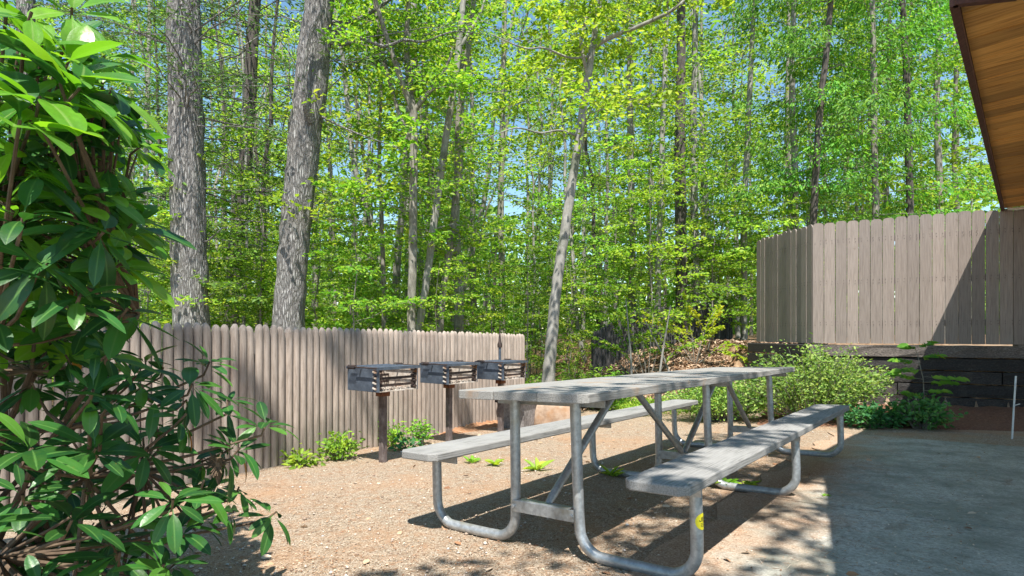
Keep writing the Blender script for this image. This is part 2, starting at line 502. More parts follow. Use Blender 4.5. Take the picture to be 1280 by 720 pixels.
# mulch between slab and wall
mul = grain_mat('needle_mulch', (0.08, 0.033, 0.018), (0.17, 0.075, 0.04), (0.30, 0.16, 0.09), 45, (1, 1, 1), 0.95, 1.0, dist=0.02)
fdir = Vector((0.886, -0.464)); fback = Vector((0.464, 0.886))
wc = Vector((4.47, 8.70))
mv, mf = [], []
nu, nv = 60, 12
for i in range(nu + 1):
    s = -0.6 + 5.6 * i / nu
    far = wc + fdir * s - fback * 0.02
    u5 = 5.12 - (s + 0.6) * 0.0
    near = far - fback * (1.9 - 0.10 * s)
    for j in range(nv + 1):
        p = near.lerp(far, j / nv)
        t = j / nv
        mv.append((p.x, p.y, gz(*(p)) if t < 0.02 else plane_z(p.x, p.y) + 0.02 + 0.10 * math.sin(min(t * 2.2, 1.57)) * t + random.uniform(-0.012, 0.012)))
for i in range(nu):
    for j in range(nv):
        k = i * (nv + 1) + j
        mf.append((k, k + nv + 1, k + nv + 2, k + 1))
mb = MB(); mb.add(mv, mf)
tag(mb.build('mulch_bed', mul, smooth=True), kind='structure')


# needles, bark flakes and leaf bits on the gravel
def litter():
    n = 34000
    Y = 2.2 + 6.3 * rng.random(n) ** 1.25
    X = (rng.random(n) * 1.9 - 0.85) * Y * 0.78
    v_ = (X - O2.x) * R2.x + (Y - O2.y) * R2.y
    keep = (v_ < 0.40) | (rng.random(n) < 0.28)
    fence_side = (X + 1.52) * 0.838 - (Y - 5.97) * 0.545
    keep &= fence_side > 0.05
    keep &= v_ < 2.5
    X, Y = X[keep], Y[keep]
    n = len(X)
    Z = plane_z(X, Y) + np.where(v_[keep] > 0.40, 0.016, 0.004)
    P = np.stack([X, Y, Z + 0.004 * rng.random(n)], 1)
    a = rng.random(n) * 6.283
    A = np.stack([np.cos(a), np.sin(a), rng.normal(0, 0.12, n)], 1)
    Nn = np.stack([rng.normal(0, 0.35, n), rng.normal(0, 0.35, n), np.ones(n)], 1)
    kind = rng.random(n)
    L = np.where(kind < 0.45, 0.025 + 0.045 * rng.random(n), 0.004 + 0.009 * rng.random(n))
    W = np.where(kind < 0.45, 0.0018, L * 0.7)
    big = kind > 0.996
    L = np.where(big, 0.05, L); W = np.where(big, 0.03, W)
    m, nt, b, out = new_mat('needle_litter')
    g = nt.nodes.new('ShaderNodeNewGeometry')
    c = ramp(nt, g.outputs['Random Per Island'], [(0, (0.13, 0.06, 0.03)), (0.35, (0.33, 0.17, 0.085)), (0.65, (0.50, 0.36, 0.24)), (1, (0.66, 0.58, 0.48))])
    nt.links.new(c, b.inputs['Base Color']); b.inputs['Roughness'].default_value = 0.9
    tag(link('litter', leaves_mesh('litter', P, A, Nn, L, W, m, 0.1, 0.05)), 'brown pine needles and leaf bits strewn over the gravel yard', 'litter', kind='stuff')
    n = 2600
    Y = 2.3 + 5.5 * rng.random(n) ** 1.3; X = (rng.random(n) * 1.5 - 0.8) * Y * 0.8
    v_ = (X - O2.x) * R2.x + (Y - O2.y) * R2.y
    keep = (v_ < 0.40) & ((X + 1.52) * 0.838 - (Y - 5.97) * 0.545 > 0.1)
    X, Y = X[keep], Y[keep]; n = len(X)
    ico = np.array([(0, 0, 1), (.9, 0, .2), (.3, .85, .25), (-.75, .5, .2), (-.7, -.55, .25), (.3, -.85, .15), (0, 0, -.6)])
    tri = np.array([(0, 1, 2), (0, 2, 3), (0, 3, 4), (0, 4, 5), (0, 5, 1), (6, 2, 1), (6, 3, 2), (6, 4, 3), (6, 5, 4), (6, 1, 5)])
    r_ = 0.003 + 0.011 * rng.random(n) ** 3
    a = rng.random(n) * 6.283
    sc = r_[:, None] * rng.uniform(.7, 1.3, (n, 3)) * np.array([1, 1, .7])
    q = ico[None] * (1 + rng.normal(0, .12, (n, 7, 1))) * sc[:, None, :]
    qx = q[..., 0] * np.cos(a)[:, None] - q[..., 1] * np.sin(a)[:, None]; qy = q[..., 0] * np.sin(a)[:, None] + q[..., 1] * np.cos(a)[:, None]
    V = np.stack([qx + X[:, None], qy + Y[:, None], q[..., 2] + (plane_z(X, Y) + r_ * .25)[:, None]], -1).reshape(-1, 3)
    m3, nt, b, out = new_mat('loose_stone')
    g = nt.nodes.new('ShaderNodeNewGeometry')
    c = ramp(nt, g.outputs['Random Per Island'], [(0, (0.20, 0.13, 0.09)), (0.4, (0.40, 0.31, 0.24)), (0.75, (0.58, 0.50, 0.43)), (1, (0.42, 0.41, 0.40))])
    nt.links.new(c, b.inputs['Base Color']); b.inputs['Roughness'].default_value = 0.85
    tag(link('gravel', np_mesh('gravel', V, (tri[None] + np.arange(n)[:, None, None] * 7).reshape(-1, 3), m3)), 'small loose stones scattered over the tan yard', 'gravel', kind='stuff')
    # leaf litter on the bank
    n = 14000
    X = rng.uniform(0.8, 5.0, n); Y = rng.uniform(9.2, 14.5, n)
    P = np.stack([X, Y, ground_z(X, Y) + 0.008 + 0.02 * rng.random(n)], 1)
    a = rng.random(n) * 6.283
    A = np.stack([np.cos(a), np.sin(a), rng.normal(0, 0.4, n)], 1)
    Nn = np.stack([rng.normal(0, 0.35, n), rng.normal(-0.1, 0.35, n), np.ones(n)], 1)
    L = 0.035 + 0.05 * rng.random(n)
    m2, nt, b, out = new_mat('dead_leaf')
    g = nt.nodes.new('ShaderNodeNewGeometry')
    c = ramp(nt, g.outputs['Random Per Island'], [(0, (0.10, 0.06, 0.035)), (0.5, (0.28, 0.18, 0.115)), (1, (0.50, 0.37, 0.26))])
    nt.links.new(c, b.inputs['Base Color']); b.inputs['Roughness'].default_value = 0.85
    tag(link('leaf_litter', leaves_mesh('leaf_litter', P, A, Nn, L, L * 0.6, m2, 0.3, 0.2)), 'dry brown fallen leaves covering the bank behind the table', 'leaf litter', kind='stuff')


litter()


# ------------------------------------------------------------------ picnic table
def picnic_table():
    root = empty('picnic_table')
    root.matrix_world = TABLE_M
    tag(root, 'long grey wooden picnic table with attached benches on bent galvanised pipe legs', 'picnic table')
    L, hw, ht, hb, b1, b2 = 3.66, 0.369, 0.768, 0.4426, 0.522, 0.786
    th = 0.04
    cl = 0.035
    # three top boards; the outer ones have clipped corners
    w = (2 * hw - 0.008) / 3
    for k in range(3):
        x0 = -hw + k * (w + 0.004); x1 = x0 + w
        e = [0.0, 0.004, -0.003][k]
        a_ = cl if k == 0 else 0.004
        b_ = cl if k == 2 else 0.004
        poly = [(x0 + a_, e), (x1 - b_, e), (x1, e + b_), (x1, L - b_ + e), (x1 - b_, L + e), (x0 + a_, L + e), (x0, L - a_ + e), (x0, e + a_)]
        m_ = MB(); m_.prism(poly, ht - th, ht)
        m_.build('top_plank', M['table_top'], root, bevel=0.006)
    for s in (-1, 1):
        m_ = MB()
        poly = [(b1 + cl, 0), (b2 - cl, 0), (b2, cl), (b2, L - cl), (b2 - cl, L), (b1 + cl, L), (b1, L - cl), (b1, cl)]
        poly = [(s * x, y) for x, y in poly]
        if s < 0: poly = poly[::-1]
        m_.prism(poly, hb - th, hb)
        m_.build('seat_plank', M['table_wood'], root, bevel=0.006)
    r = 0.0255; R = 0.125; vl, vu = 0.1752, 0.7285
    for a in (0.2324, 1.9188, 3.5162):
        for s in (-1, 1):
            pts = [(vl - 0.0, ht - th - 0.002), (vl + 0.002, 0.5), (vl + 0.006, R + r + 0.05)]
            for k in range(1, 8):
                t = k / 8 * math.pi / 2
                pts.append((vl + 0.008 + R * (1 - math.cos(t)), r + R * (1 - math.sin(t))))
            pts.append((vl + 0.008 + R + 0.05, r)); pts.append((vu - R - 0.05, r))
            for k in range(1, 8):
                t = k / 8 * math.pi / 2
                pts.append((vu - R + R * math.sin(t), r + R * (1 - math.cos(t))))
            pts.append((vu, r + R + 0.04)); pts.append((vu, hb - th - 0.002))
            m_ = MB(); m_.tube([(s * x, a, z) for x, z in pts], r, 16)
            leg = m_.build('leg', M['galv'], root, smooth=True)
            if s == 1 and a < 1: near_leg = leg
            # angle under the seat
            m_ = MB(); m_.box((s * 0.655, a - 0.033, hb - th - 0.021), (0.22, 0.006, 0.038)); m_.box((s * 0.655, a - 0.012, hb - th - 0.004), (0.22, 0.038, 0.005))
            m_.build('seat_bracket', M['galv'], root)
        # channel under the top
        m_ = MB(); m_.box((0, a + 0.036, ht - th - 0.021), (0.62, 0.006, 0.040)); m_.box((0, a + 0.018, ht - th - 0.004), (0.62, 0.040, 0.005))
        m_.build('top_bracket', M['galv'], root)
        # low cross bar between the legs, an angle with two bolts
        m_ = MB()
        m_.box((0, a - 0.036, 0.20), (2 * vl + 0.0, 0.006, 0.055))
        m_.box((0, a - 0.012, 0.2265), (2 * vl - 2 * r - 0.01, 0.052, 0.006))
        for s in (-1, 1):
            m_.tube([(s * (vl - 0.01), a - 0.048, 0.20), (s * (vl - 0.01), a - 0.036, 0.20)], 0.010, 6)
        m_.build('cross_bar', M['galv'], root, bevel=0.0015)
    for (u0, u1) in ((0.2324, 0.966), (1.9188, 1.17), (1.9188, 2.66), (3.5162, 2.82)):
        m_ = MB()
        sg = 1 if u1 > u0 else -1
        m_.tube([(0, u0 + sg * 0.01, 0.215), (0, u0 + sg * 0.05, 0.245), (0, u1 - sg * 0.05, ht - th - 0.04), (0, u1 + sg * 0.02, ht - th - 0.006)], [0.014, 0.021, 0.021, 0.016], 12)
        m_.build('brace', M['galv'], root, smooth=True)
    # cleat plates under the top, mid span
    for u in (0.98, 2.74):
        m_ = MB(); m_.box((0, u, ht - th - 0.012), (0.56, 0.09, 0.022)); m_.build('cleat', M['table_wood'], root, bevel=0.003)
    # round yellow sticker on the near right upright
    ym, nt, b, out = new_mat('yellow_sticker'); b.inputs['Base Color'].default_value = (0.80, 0.70, 0.02, 1); b.inputs['Roughness'].default_value = 0.5
    km, nt, b, out = new_mat('sticker_print'); b.inputs['Base Color'].default_value = (0.02, 0.02, 0.02, 1)
    def wrap(x, z, rr):                                       # bends flat sticker coordinates round the pipe
        a = math.radians(-5) + x / r
        return (vu + rr * math.cos(a), 0.2324 + rr * math.sin(a), 0.262 + z)
    m_ = MB(); rad = 0.033
    nr, na = 6, 28
    vs = [wrap(0, 0, r + 0.0012)]; fs = []
    for i in range(1, nr + 1):
        for k in range(na):
            t = 2 * math.pi * k / na
            vs.append(wrap(rad * i / nr * math.cos(t), rad * i / nr * math.sin(t), r + 0.0012))
    for k in range(na):
        fs.append((0, 1 + k, 1 + (k + 1) % na))
        for i in range(nr - 1):
            p = 1 + i * na
            fs.append((p + k, p + na + k, p + na + (k + 1) % na, p + (k + 1) % na))
    m_.add(vs, fs)
    st = m_.build('sticker', ym, near_leg, smooth=True)
    m_ = MB()
    def stroke(pts):
        for (x0, z0), (x1, z1) in zip(pts[:-1], pts[1:]):
            n = 3
            dx, dz = x1 - x0, z1 - z0
            l = math.hypot(dx, dz); px_, pz_ = -dz / l * 0.0013, dx / l * 0.0013
            q = []
            for i in range(n + 1):
                t = i / n
                q.append((x0 + dx * t + px_, z0 + dz * t + pz_)); q.append((x0 + dx * t - px_, z0 + dz * t - pz_))
            m_.add([wrap(x, z, r + 0.0022) for x, z in q], [(2 * i, 2 * i + 1, 2 * i + 3, 2 * i + 2) for i in range(n)])
    stroke([(-0.008, 0.018), (-0.008, 0.006), (-0.011, 0.002), (-0.016, 0.003), (-0.018, 0.007)])     # J
    stroke([(0.004, 0.017), (-0.003, 0.017), (-0.003, 0.002), (0.004, 0.002)]); stroke([(-0.003, 0.010), (0.003, 0.010)])
    for z in (-0.006, -0.012, -0.018):
        for x in np.arange(-0.012, 0.010, 0.0052):
            stroke([(x, z), (x + 0.0032, z)])
    m_.build('lettering', km, st)
    return root


picnic_table()


# ------------------------------------------------------------------ stockade fence (left)
def stockade(base, direction, t0, t1, height, pitch, mat, name, label, falling=None, zf=None, posts=True, group=None):
    root = empty(name, (base[0], base[1], 0))
    tag(root, label, 'fence', group)
    n = int((t1 - t0) / pitch)
    dx, dy = direction
    nxx, nyy = dy, -dx                 # towards the yard
    mb_ = MB(); back = MB()
    for k in range(n):
        t = t0 + (k + 0.5) * pitch
        x, y = dx * t, dy * t
        zg = zf(base[0] + x, base[1] + y)
        h = zg + height + random.uniform(-0.009, 0.009)
        r = pitch * 0.5 * random.uniform(0.955, 0.995)
        lean = random.uniform(-0.0035, 0.0035)
        prof = []
        seg = 10
        for j in range(seg + 1):
            a = math.pi * j / seg
            prof.append((math.cos(a) * r, math.sin(a) * r * 1.05))
        levels = [(zg - 0.06, 1.0), (zg + height * 0.35, 1.0 + random.uniform(-.02, .02)), (h - 0.060, 1.0), (h - 0.030, 0.86), (h - 0.009, 0.56), (h, 0.22)]
        vs = []
        for zi, (z, sc) in enumerate(levels):
            ox = lean * zi
            for (pa, pb) in prof:
                vs.append((x + dx * (pa * sc + ox) + nxx * pb * sc, y + dy * (pa * sc + ox) + nyy * pb * sc, z))
        m1 = seg + 1
        fs = []
        for zi in range(len(levels) - 1):
            for j in range(seg):
                q = zi * m1 + j
                fs.append((q, q + m1, q + m1 + 1, q + 1))
            q = zi * m1
            fs.append((q + seg, q + m1 + seg, q + m1, q))
        fs.append(tuple(range((len(levels) - 1) * m1, len(levels) * m1)))
        mb_.add(vs, fs)
    mb_.build('picket_panel', mat, root, smooth=True)
    # two back rails per run, and posts behind
    for hh in (0.28, height - 0.28):
        m_ = MB()
        a = (dx * t0 - nxx * 0.026, dy * t0 - nyy * 0.026); b = (dx * t1 - nxx * 0.026, dy * t1 - nyy * 0.026)
        m_.bar((a[0], a[1], zf(base[0] + a[0], base[1] + a[1]) + hh), (b[0], b[1], zf(base[0] + b[0], base[1] + b[1]) + hh), 0.05, 0.075)
        m_.build('rail', mat, root)
    t = t0 + 0.1
    while t < t1:
        x, y = dx * t - nxx * 0.10, dy * t - nyy * 0.10
        m_ = MB(); zg = zf(base[0] + x, base[1] + y)
        m_.tube([(x, y, zg - 0.1), (x, y, zg + height - 0.06)], 0.048, 10)
        m_.build('post', mat, root, smooth=True)
        t += 2.4
    return root


stockade((-1.52, 5.97), (0.545, 0.838), -3.6, 3.12, 1.225, 0.0745, M['picket'], 'stockade_fence',
         'low sunlit taupe stockade fence of pointed half round pickets behind the grills', zf=plane_z)
shade_picket = grain_mat('shade_toned_picket_wood', (0.018, 0.017, 0.018), (0.05, 0.047, 0.047), (0.17, 0.16, 0.158), 7, (9, 9, 0.8), 0.9, 0.5, island=0.3)  # picket wood with the shade under the trees put into its darker tones
stockade((1.75, 12.6), (0.80, 0.60), 0.0, 5.2, 1.02, 0.085, shade_picket, 'stockade_fence',
         'dark stockade fence, shade put into its colour, climbing the leaf covered bank among trees', zf=lambda x, y: gz(x, y) - 0.05)


# ------------------------------------------------------------------ board fence and timber wall (right)
def board_fence():
    root = empty('board_fence', (4.47, 8.70, 0.875))
    tag(root, 'tall taupe dog eared board fence standing on the timber wall', 'fence')
    def run(dirv, length, bw, gap, name_panel):
        m_ = MB()
        nrm = Vector((dirv.y, -dirv.x))               # towards the camera side
        if nrm.y > 0 and nrm.x > -0.5: nrm = -nrm
        t = 0.0
        while t < length:
            w = bw * random.uniform(0.97, 1.02)
            h = 1.785 + random.uniform(-0.014, 0.014)
            dep = random.uniform(-0.006, 0.006)
            c = 0.032
            prof = [(0, 0.012), (w, 0.012), (w, h - c * 1.2), (w - c * 0.45, h - c * 0.35), (w - c * 1.3, h), (c * 1.3, h), (c * 0.45, h - c * 0.35), (0, h - c * 1.2)]
            vs = []
            for d in (0.0, 0.019):
                for (a_, z) in prof:
                    p = dirv * (t + a_) + nrm * (d + dep)
                    vs.append((p.x, p.y, z))
            n = len(prof)
            fs = [tuple(range(n)), tuple(range(2 * n - 1, n - 1, -1))] + [(i, n + i, n + (i + 1) % n, (i + 1) % n) for i in range(n)]
            m_.add(vs, fs)
            t += w + gap * random.uniform(0.5, 1.4)
        m_.build('board_panel', M['board'], root)
        for z in (0.30, 0.90, 1.50):
            q = MB()
            a_ = dirv * 0.02 - nrm * 0.024; b_ = dirv * length - nrm * 0.024
            q.bar((a_.x, a_.y, z), (b_.x, b_.y, z), 0.038, 0.085)
            q.build('rail', M['board'], root)
        tt = 0.05
        while tt < length:
            q = MB(); p = dirv * tt - nrm * 0.095
            q.box((p.x, p.y, 0.80), (0.09, 0.09, 1.78)); q.build('post', M['board'], root)
            tt += 2.35
        # nail heads in three rows
        q = MB()
        tt = 0.03
        while tt < length:
            for z in (0.28, 0.32, 0.88, 0.92, 1.48, 1.52):
                p = dirv * (tt + (0.0 if int(z * 100) % 8 else 0.07)) + nrm * 0.0225
                q.box((p.x, p.y, z + random.uniform(-.006, .006)), (0.006, 0.006, 0.006))
            tt += 0.0735
        q.build('nail_heads', M['grate'], root)['kind'] = 'stuff'
    run(Vector((0.886, -0.464)), 3.5, 0.1395, 0.0062, 'front')
    run(Vector((-0.10, 0.995)), 1.50, 0.126, 0.006, 'end')
    return root


board_fence()


def timber_wall():
    root = empty('retaining_wall', (4.47, 8.70, 0))
    tag(root, 'black weathered railroad tie retaining wall under the board fence', 'retaining wall')
    f = Vector((0.886, -0.464)); n = Vector((-0.464, -0.886))
    e = Vector((-0.10, 0.995)); en = Vector((-0.995, -0.10))
    rows = [0.873, 0.700, 0.525, 0.350, 0.175, 0.0, -0.175]
    for k in range(6):
        z1, z0 = rows[k], rows[k + 1]
        m_ = MB(); zc = (z0 + z1) / 2; hh = (z1 - z0) - 0.014
        cuts = [0.0 if k % 2 else -0.07] + [[2.9], [0.55, 3.1], [2.2], [1.05], [2.6], [0.7]][k] + [4.2]
        for a_, b_ in zip(cuts[:-1], cuts[1:]):
            off = random.uniform(-0.012, 0.012) + 0.05
            p = f * (a_ + 0.006) + n * (off - 0.10); q = f * (b_ - 0.006) + n * (off - 0.10)
            sub = 14                                      # uneven hewn faces
            vs = []; fs = []
            for i in range(sub + 1):
                c = p.lerp(q, i / sub)
                for (dn, dz) in ((0.10, -hh / 2), (0.10, -hh / 4), (0.10, hh / 4), (0.10, hh / 2), (-0.10, hh / 2), (-0.10, -hh / 2)):
                    j = random.uniform(-0.010, 0.006) if dn > 0 else 0
                    kz = random.uniform(-0.004, 0.004)
                    w = c + n * (dn + j)
                    vs.append((w.x, w.y, zc + dz * (0.97 if dn > 0 else 1) + kz))
            for i in range(sub):
                for j in range(6):
                    fs.append((i * 6 + j, i * 6 + (j + 1) % 6, (i + 1) * 6 + (j + 1) % 6, (i + 1) * 6 + j))
            fs += [tuple(range(6))[::-1], tuple(range(sub * 6, sub * 6 + 6))]
            m_.add(vs, fs)
        m_.build('timber', M['timber_top'] if k == 0 else M['timber'], root)
        m_ = MB()                                          # the end of the wall, going back
        s0 = -0.03 if k % 2 == 0 else 0.1
        a_ = e * s0 + en * (0.02 + random.uniform(-.008, .008)); b_ = e * 1.75 + en * 0.02
        m_.bar((a_.x, a_.y, zc), (b_.x, b_.y, zc), 0.17, hh)
        m_.build('timber', M['timber'], root, bevel=0.012)
    return root


timber_wall()


# ------------------------------------------------------------------ roof
def roof():
    root = empty('pavilion_roof', (4.3, 5.3, 2.66))
    tag(root, 'overhanging pavilion roof with stained plank soffit and red brown fascia', 'roof')
    A_ = Vector((6.42, 7.66)); B_ = Vector((2.157, 2.86)); J_ = Vector((2.42, 2.80)); C_ = Vector((2.14, 2.25)); D_ = Vector((1.66, 1.33)); E_ = Vector((1.05, 0.1))  # past B_ the edge is unseen, shaped to place the shadow on the slab
    o3 = Vector((4.3, 5.3))
    e = (A_ - B_).normalized(); m = Vector((e.y, -e.x))          # inward, under the roof
    z = 0.0
    length = (A_ - B_).length
    soff = MB(); pw = 0.178
    t = 0.0
    while t < length - 0.01:
        w = min(pw, length - t); rise = 0.05; dz = random.uniform(0, .004)
        vs = [(d, y, hz + d * rise + dz) for y in (-t, -(t + w - 0.010)) for d in (0.02, 5.5) for hz in (0, 0.02)]
        soff.add(vs, [(0, 2, 6, 4), (1, 5, 7, 3), (0, 1, 3, 2), (4, 6, 7, 5), (0, 4, 5, 1), (2, 3, 7, 6)])
        t += pw
    so_ = soff.build('soffit', M['soffit'], root)
    a_ = A_ - o3
    so_.location = (a_.x, a_.y, 0.0); so_.rotation_euler = (0, 0, math.atan2(m.y, m.x))
    deck = MB()
    P = [A_, B_, J_, C_, D_, E_, E_ + Vector((6, -5)), A_ + m * 5.5]
    P = [p - o3 for p in P]
    n = len(P)
    lo = [(p.x, p.y, 0.03 + max(0, p.dot(m) - (A_ - o3).dot(m)) * 0.05) for p in P]
    hi = [(p.x, p.y, 0.13 + max(0, p.dot(m) - (A_ - o3).dot(m)) * 0.25) for p in P]
    deck.add(lo + hi, [tuple(range(n)), tuple(range(2 * n - 1, n - 1, -1))] + [(i, n + i, n + (i + 1) % n, (i + 1) % n) for i in range(n)])
    deck.build('roof_deck', M['shingle'], root)
    fa = MB()
    pts = [A_ - o3, B_ - o3, J_ - o3, C_ - o3, D_ - o3, E_ - o3]
    for p, q in zip(pts[:-1], pts[1:]):
        d = (q - p).normalized(); off = Vector((d.y, -d.x)) * -0.0
        fa.bar((p.x, p.y, 0.05), (q.x, q.y, 0.05), 0.034, 0.165)
    fa.build('fascia', M['fascia'], root)
    tr = MB()                                              # drip trim on top of the fascia
    for p, q in zip(pts[:-1], pts[1:]):
        tr.bar((p.x, p.y, 0.142), (q.x, q.y, 0.142), 0.075, 0.018)
    tr.build('drip_edge', M['fascia'], root)
    ef = MB()                                              # end board and white pipe at the far eave
    a0 = A_ - o3; a1 = a0 + m * 5.5
    ef.bar((a0.x, a0.y, 0.08), (a1.x, a1.y, 0.36), 0.034, 0.14)
    ef.build('end_board', M['fascia'], root)
    wp = MB(); q0 = a0 + m * 0.05 - e * 0.06; q1 = a0 + m * 2.2 - e * 0.06
    wp.tube([(q0.x, q0.y, -0.015), (q0.lerp(q1, .04).x, q0.lerp(q1, .04).y, -0.03), (q1.x, q1.y, 0.08)], 0.018, 8)
    wp.build('conduit', M['white_metal'], root, smooth=True)
    return root


roof()


# ------------------------------------------------------------------ grills
def grill():
    root = empty('charcoal_grill')
    b = 0.43; h = b / 2
    # local x = across (towards the table), local y = along the fence, away from the camera
    m_ = MB(); m_.box((0, 0, 0.26), (0.054, 0.054, 0.66)); m_.build('post', M['post'], root, bevel=0.004)
    m_ = MB(); m_.box((0, 0, 0.610), (0.085, 0.095, 0.048)); m_.box((0, 0, 0.636), (0.20, 0.20, 0.006)); m_.build('bracket', M['rust'], root, bevel=0.003)
    z0, z1 = 0.645, 0.846
    t = 0.006
    for s in (-1, 1):
        y = s * h
        pl = MB()
        pl.box((0.0, y, (z0 + z1) / 2), (b, t, z1 - z0))
        p = pl.build('side_plate', M['grill_steel'], root, bevel=0.002)
        for k in range(4):                               # bent tabs of the four grate heights
            nt_ = MB()
            zz = z0 + 0.030 + k * 0.046
            nt_.box((h - 0.055, y + s * 0.007, zz), (0.045, 0.012, 0.012), Matrix.Rotation(0.25, 3, 'Y'))
            nt_.build('notch_tab', M['ash'], p)
        for k in range(4):
            nt_ = MB()
            zz = z0 + 0.044 + k * 0.046
            nt_.box((h - 0.052, y + s * 0.0045, zz), (0.040, 0.004, 0.016), Matrix.Rotation(0.25, 3, 'Y'))
            nt_.build('notch_slot', M['grate'], p)
    for s in (-1, 1):
        m_ = MB(); m_.box((0.0, s * (h - 0.006), (z0 + z1) / 2), (b - 0.012, 0.004, z1 - z0 - 0.012)); m_.build('liner', M['ash'], root)
    m_ = MB(); m_.box((-h + 0.006, 0, (z0 + z1) / 2), (t, b - 0.014, z1 - z0 - 0.004)); m_.build('back_plate', M['ash'], root)
    m_ = MB(); m_.box((0.0, 0, z0 + 0.004), (b - 0.02, b - 0.014, 0.008))
    for k in range(90):
        m_.box((random.uniform(-h + .03, h - .03), random.uniform(-h + .03, h - .03), z0 + 0.012), (random.uniform(.01, .035), random.uniform(.01, .03), 0.014), Matrix.Rotation(random.random() * 3, 3, 'Z'))
    m_.build('fire_pan', M['ash'], root)
    # lower grate of flat bars across the firebox, on toothed racks
    m_ = MB()
    for zz in (z0 + 0.055, z0 + 0.115):
        m_.bar((h - 0.02, -h + 0.01, zz), (h - 0.02, h - 0.01, zz), 0.008, 0.022)
        m_.bar((-h + 0.05, -h + 0.01, zz), (-h + 0.05, h - 0.01, zz), 0.008, 0.022)
    for s in (-1, 1):
        for k in range(4):
            zz = z0 + 0.03 + k * 0.05
            m_.box((h - 0.03, s * (h - 0.022), zz), (0.05, 0.028, 0.018), Matrix.Rotation(0.6 * s, 3, 'X'))
    m_.build('grate_rack', M['grate'], root)
    g = MB()
    zt = z1 + 0.006
    for k in range(12):
        y = -h + 0.03 + k * (b - 0.06) / 11
        g.tube([(-h + 0.02, y, zt), (h + 0.01, y, zt)], 0.006, 6)
    for x in (-h + 0.02, -0.02, h + 0.01):
        g.bar((x, -h - 0.03, zt - 0.006), (x, h + 0.03, zt - 0.006), 0.010, 0.024)
    gr = g.build('cooking_grate', M['grill_steel'], root)
    for s in (-1, 1):
        hd = MB(); y = s * (h + 0.045)
        hd.tube([(h + 0.01, s * (h + 0.02), zt), (h - 0.03, y, zt), (-0.06, y, zt)], 0.007, 6)
        coil = []
        for k in range(60):
            a = k / 60 * 2 * math.pi * 6
            coil.append((-0.05 - 0.10 * k / 60, y + 0.016 * math.cos(a), zt + 0.016 * math.sin(a)))
        hd.tube(coil, 0.004, 5)
        hd.build('handle', M['grate'], gr, smooth=True)
    return root


GR = [((-1.146, 5.20), 'charcoal grill nearest the rhododendron, first and largest of the row'),
      ((-0.675, 6.28), 'middle charcoal grill between two others along the stockade fence'),
      ((-0.135, 7.0), 'farthest charcoal grill beside the end of the stockade fence')]
g0 = grill()
for k, ((x, y), lab) in enumerate(GR):
    o = g0 if k == 0 else copy_tree(g0)
    o.location = (x, y, plane_z(x, y)); o.rotation_euler = (0, 0, -TH + random.uniform(-.03, .03))
    tag(o, lab, 'grill', 'pedestal charcoal grills in a row along the fence')


# bin and stone block behind the table end, pipe by the last grill
root = empty('ash_bin', (0.06, 7.55, plane_z(0.06, 7.55)), -0.45)
tag(root, 'squat grey metal ash bin with dark rim beside the farthest grill', 'bin')
mb = MB()
for (w0, w1, z0, z1) in ((0.17, 0.19, 0.0, 0.33),):
    vs = [(sx * w0, sy * w0, z0) for sx, sy in ((-1, -1), (1, -1), (1, 1), (-1, 1))] + [(sx * w1, sy * w1, z1) for sx, sy in ((-1, -1), (1, -1), (1, 1), (-1, 1))]
    mb.add(vs, [(0, 3, 2, 1), (4, 5, 6, 7), (0, 1, 5, 4), (1, 2, 6, 5), (2, 3, 7, 6), (3, 0, 4, 7)])
mb.build('body', M['bin'], root, bevel=0.006)
mb = MB()
for sx, sy, w, d in ((0, -1, 0.42, 0.02), (0, 1, 0.42, 0.02), (-1, 0, 0.02, 0.40), (1, 0, 0.02, 0.40)):
    mb.box((sx * 0.20, sy * 0.20, 0.335), (w, d, 0.03))
mb.build('rim', M['grate'], root, bevel=0.003)


def lump(name, loc, size, mat, label, cat, seed, rz=0.0, sub=4):
    r_ = random.Random(seed)
    import bmesh
    bm = bmesh.new()
    bmesh.ops.create_cube(bm, size=1.0)
    bmesh.ops.subdivide_edges(bm, edges=bm.edges[:], cuts=sub, use_grid_fill=True)
    for v in bm.verts:
        p = v.co.copy()
        q = p.normalized() * 0.62
        p = p.lerp(q, 0.28)
        v.co = Vector((p.x * size[0], p.y * size[1], p.z * size[2])) * (1 + r_.uniform(-0.045, 0.045))
    me = bpy.data.meshes.new(name); bm.to_mesh(me); bm.free()
    me.materials.append(mat)
    me.polygons.foreach_set('use_smooth', [True] * len(me.polygons))
    o = link(name, me); o.location = loc; o.rotation_euler = (0, 0, rz)
    return tag(o, label, cat)


p = Vector((0.50, 7.75))
lump('stone_block', (p.x, p.y, plane_z(*p) + 0.13), (0.62, 0.30, 0.34), M['rock'], 'long sandy block lying on the ground past the ash bin', 'block', 3, -0.3)
p = Vector((-0.62, 7.52))
mb = MB()
for i in range(26):                                       # ridge of soil heaped against the fence foot
    pass
so_v, so_f = [], []
for i in range(31):
    t = i / 30
    c = Vector((-0.98, 6.95)).lerp(Vector((0.02, 8.50)), t)
    hgt = 0.10 * math.sin(math.pi * min(t * 1.15, 1)) ** 0.7 + 0.01
    for j in range(9):
        s = j / 8
        q = c + Vector((0.838, -0.545)) * (s * 0.42 - 0.02)
        so_v.append((q.x, q.y, plane_z(q.x, q.y) - 0.01 + hgt * (1 - s) ** 1.3 * (1 + 0.25 * random.uniform(-1, 1))))
for i in range(30):
    for j in range(8):
        k = i * 9 + j
        so_f.append((k, k + 9, k + 10, k + 1))
mb = MB(); mb.add(so_v, so_f)
soil = grain_mat('orange_soil', (0.15, 0.065, 0.03), (0.32, 0.16, 0.08), (0.48, 0.29, 0.17), 22, (1, 1, 1), 0.95, 1.0, dist=0.015)
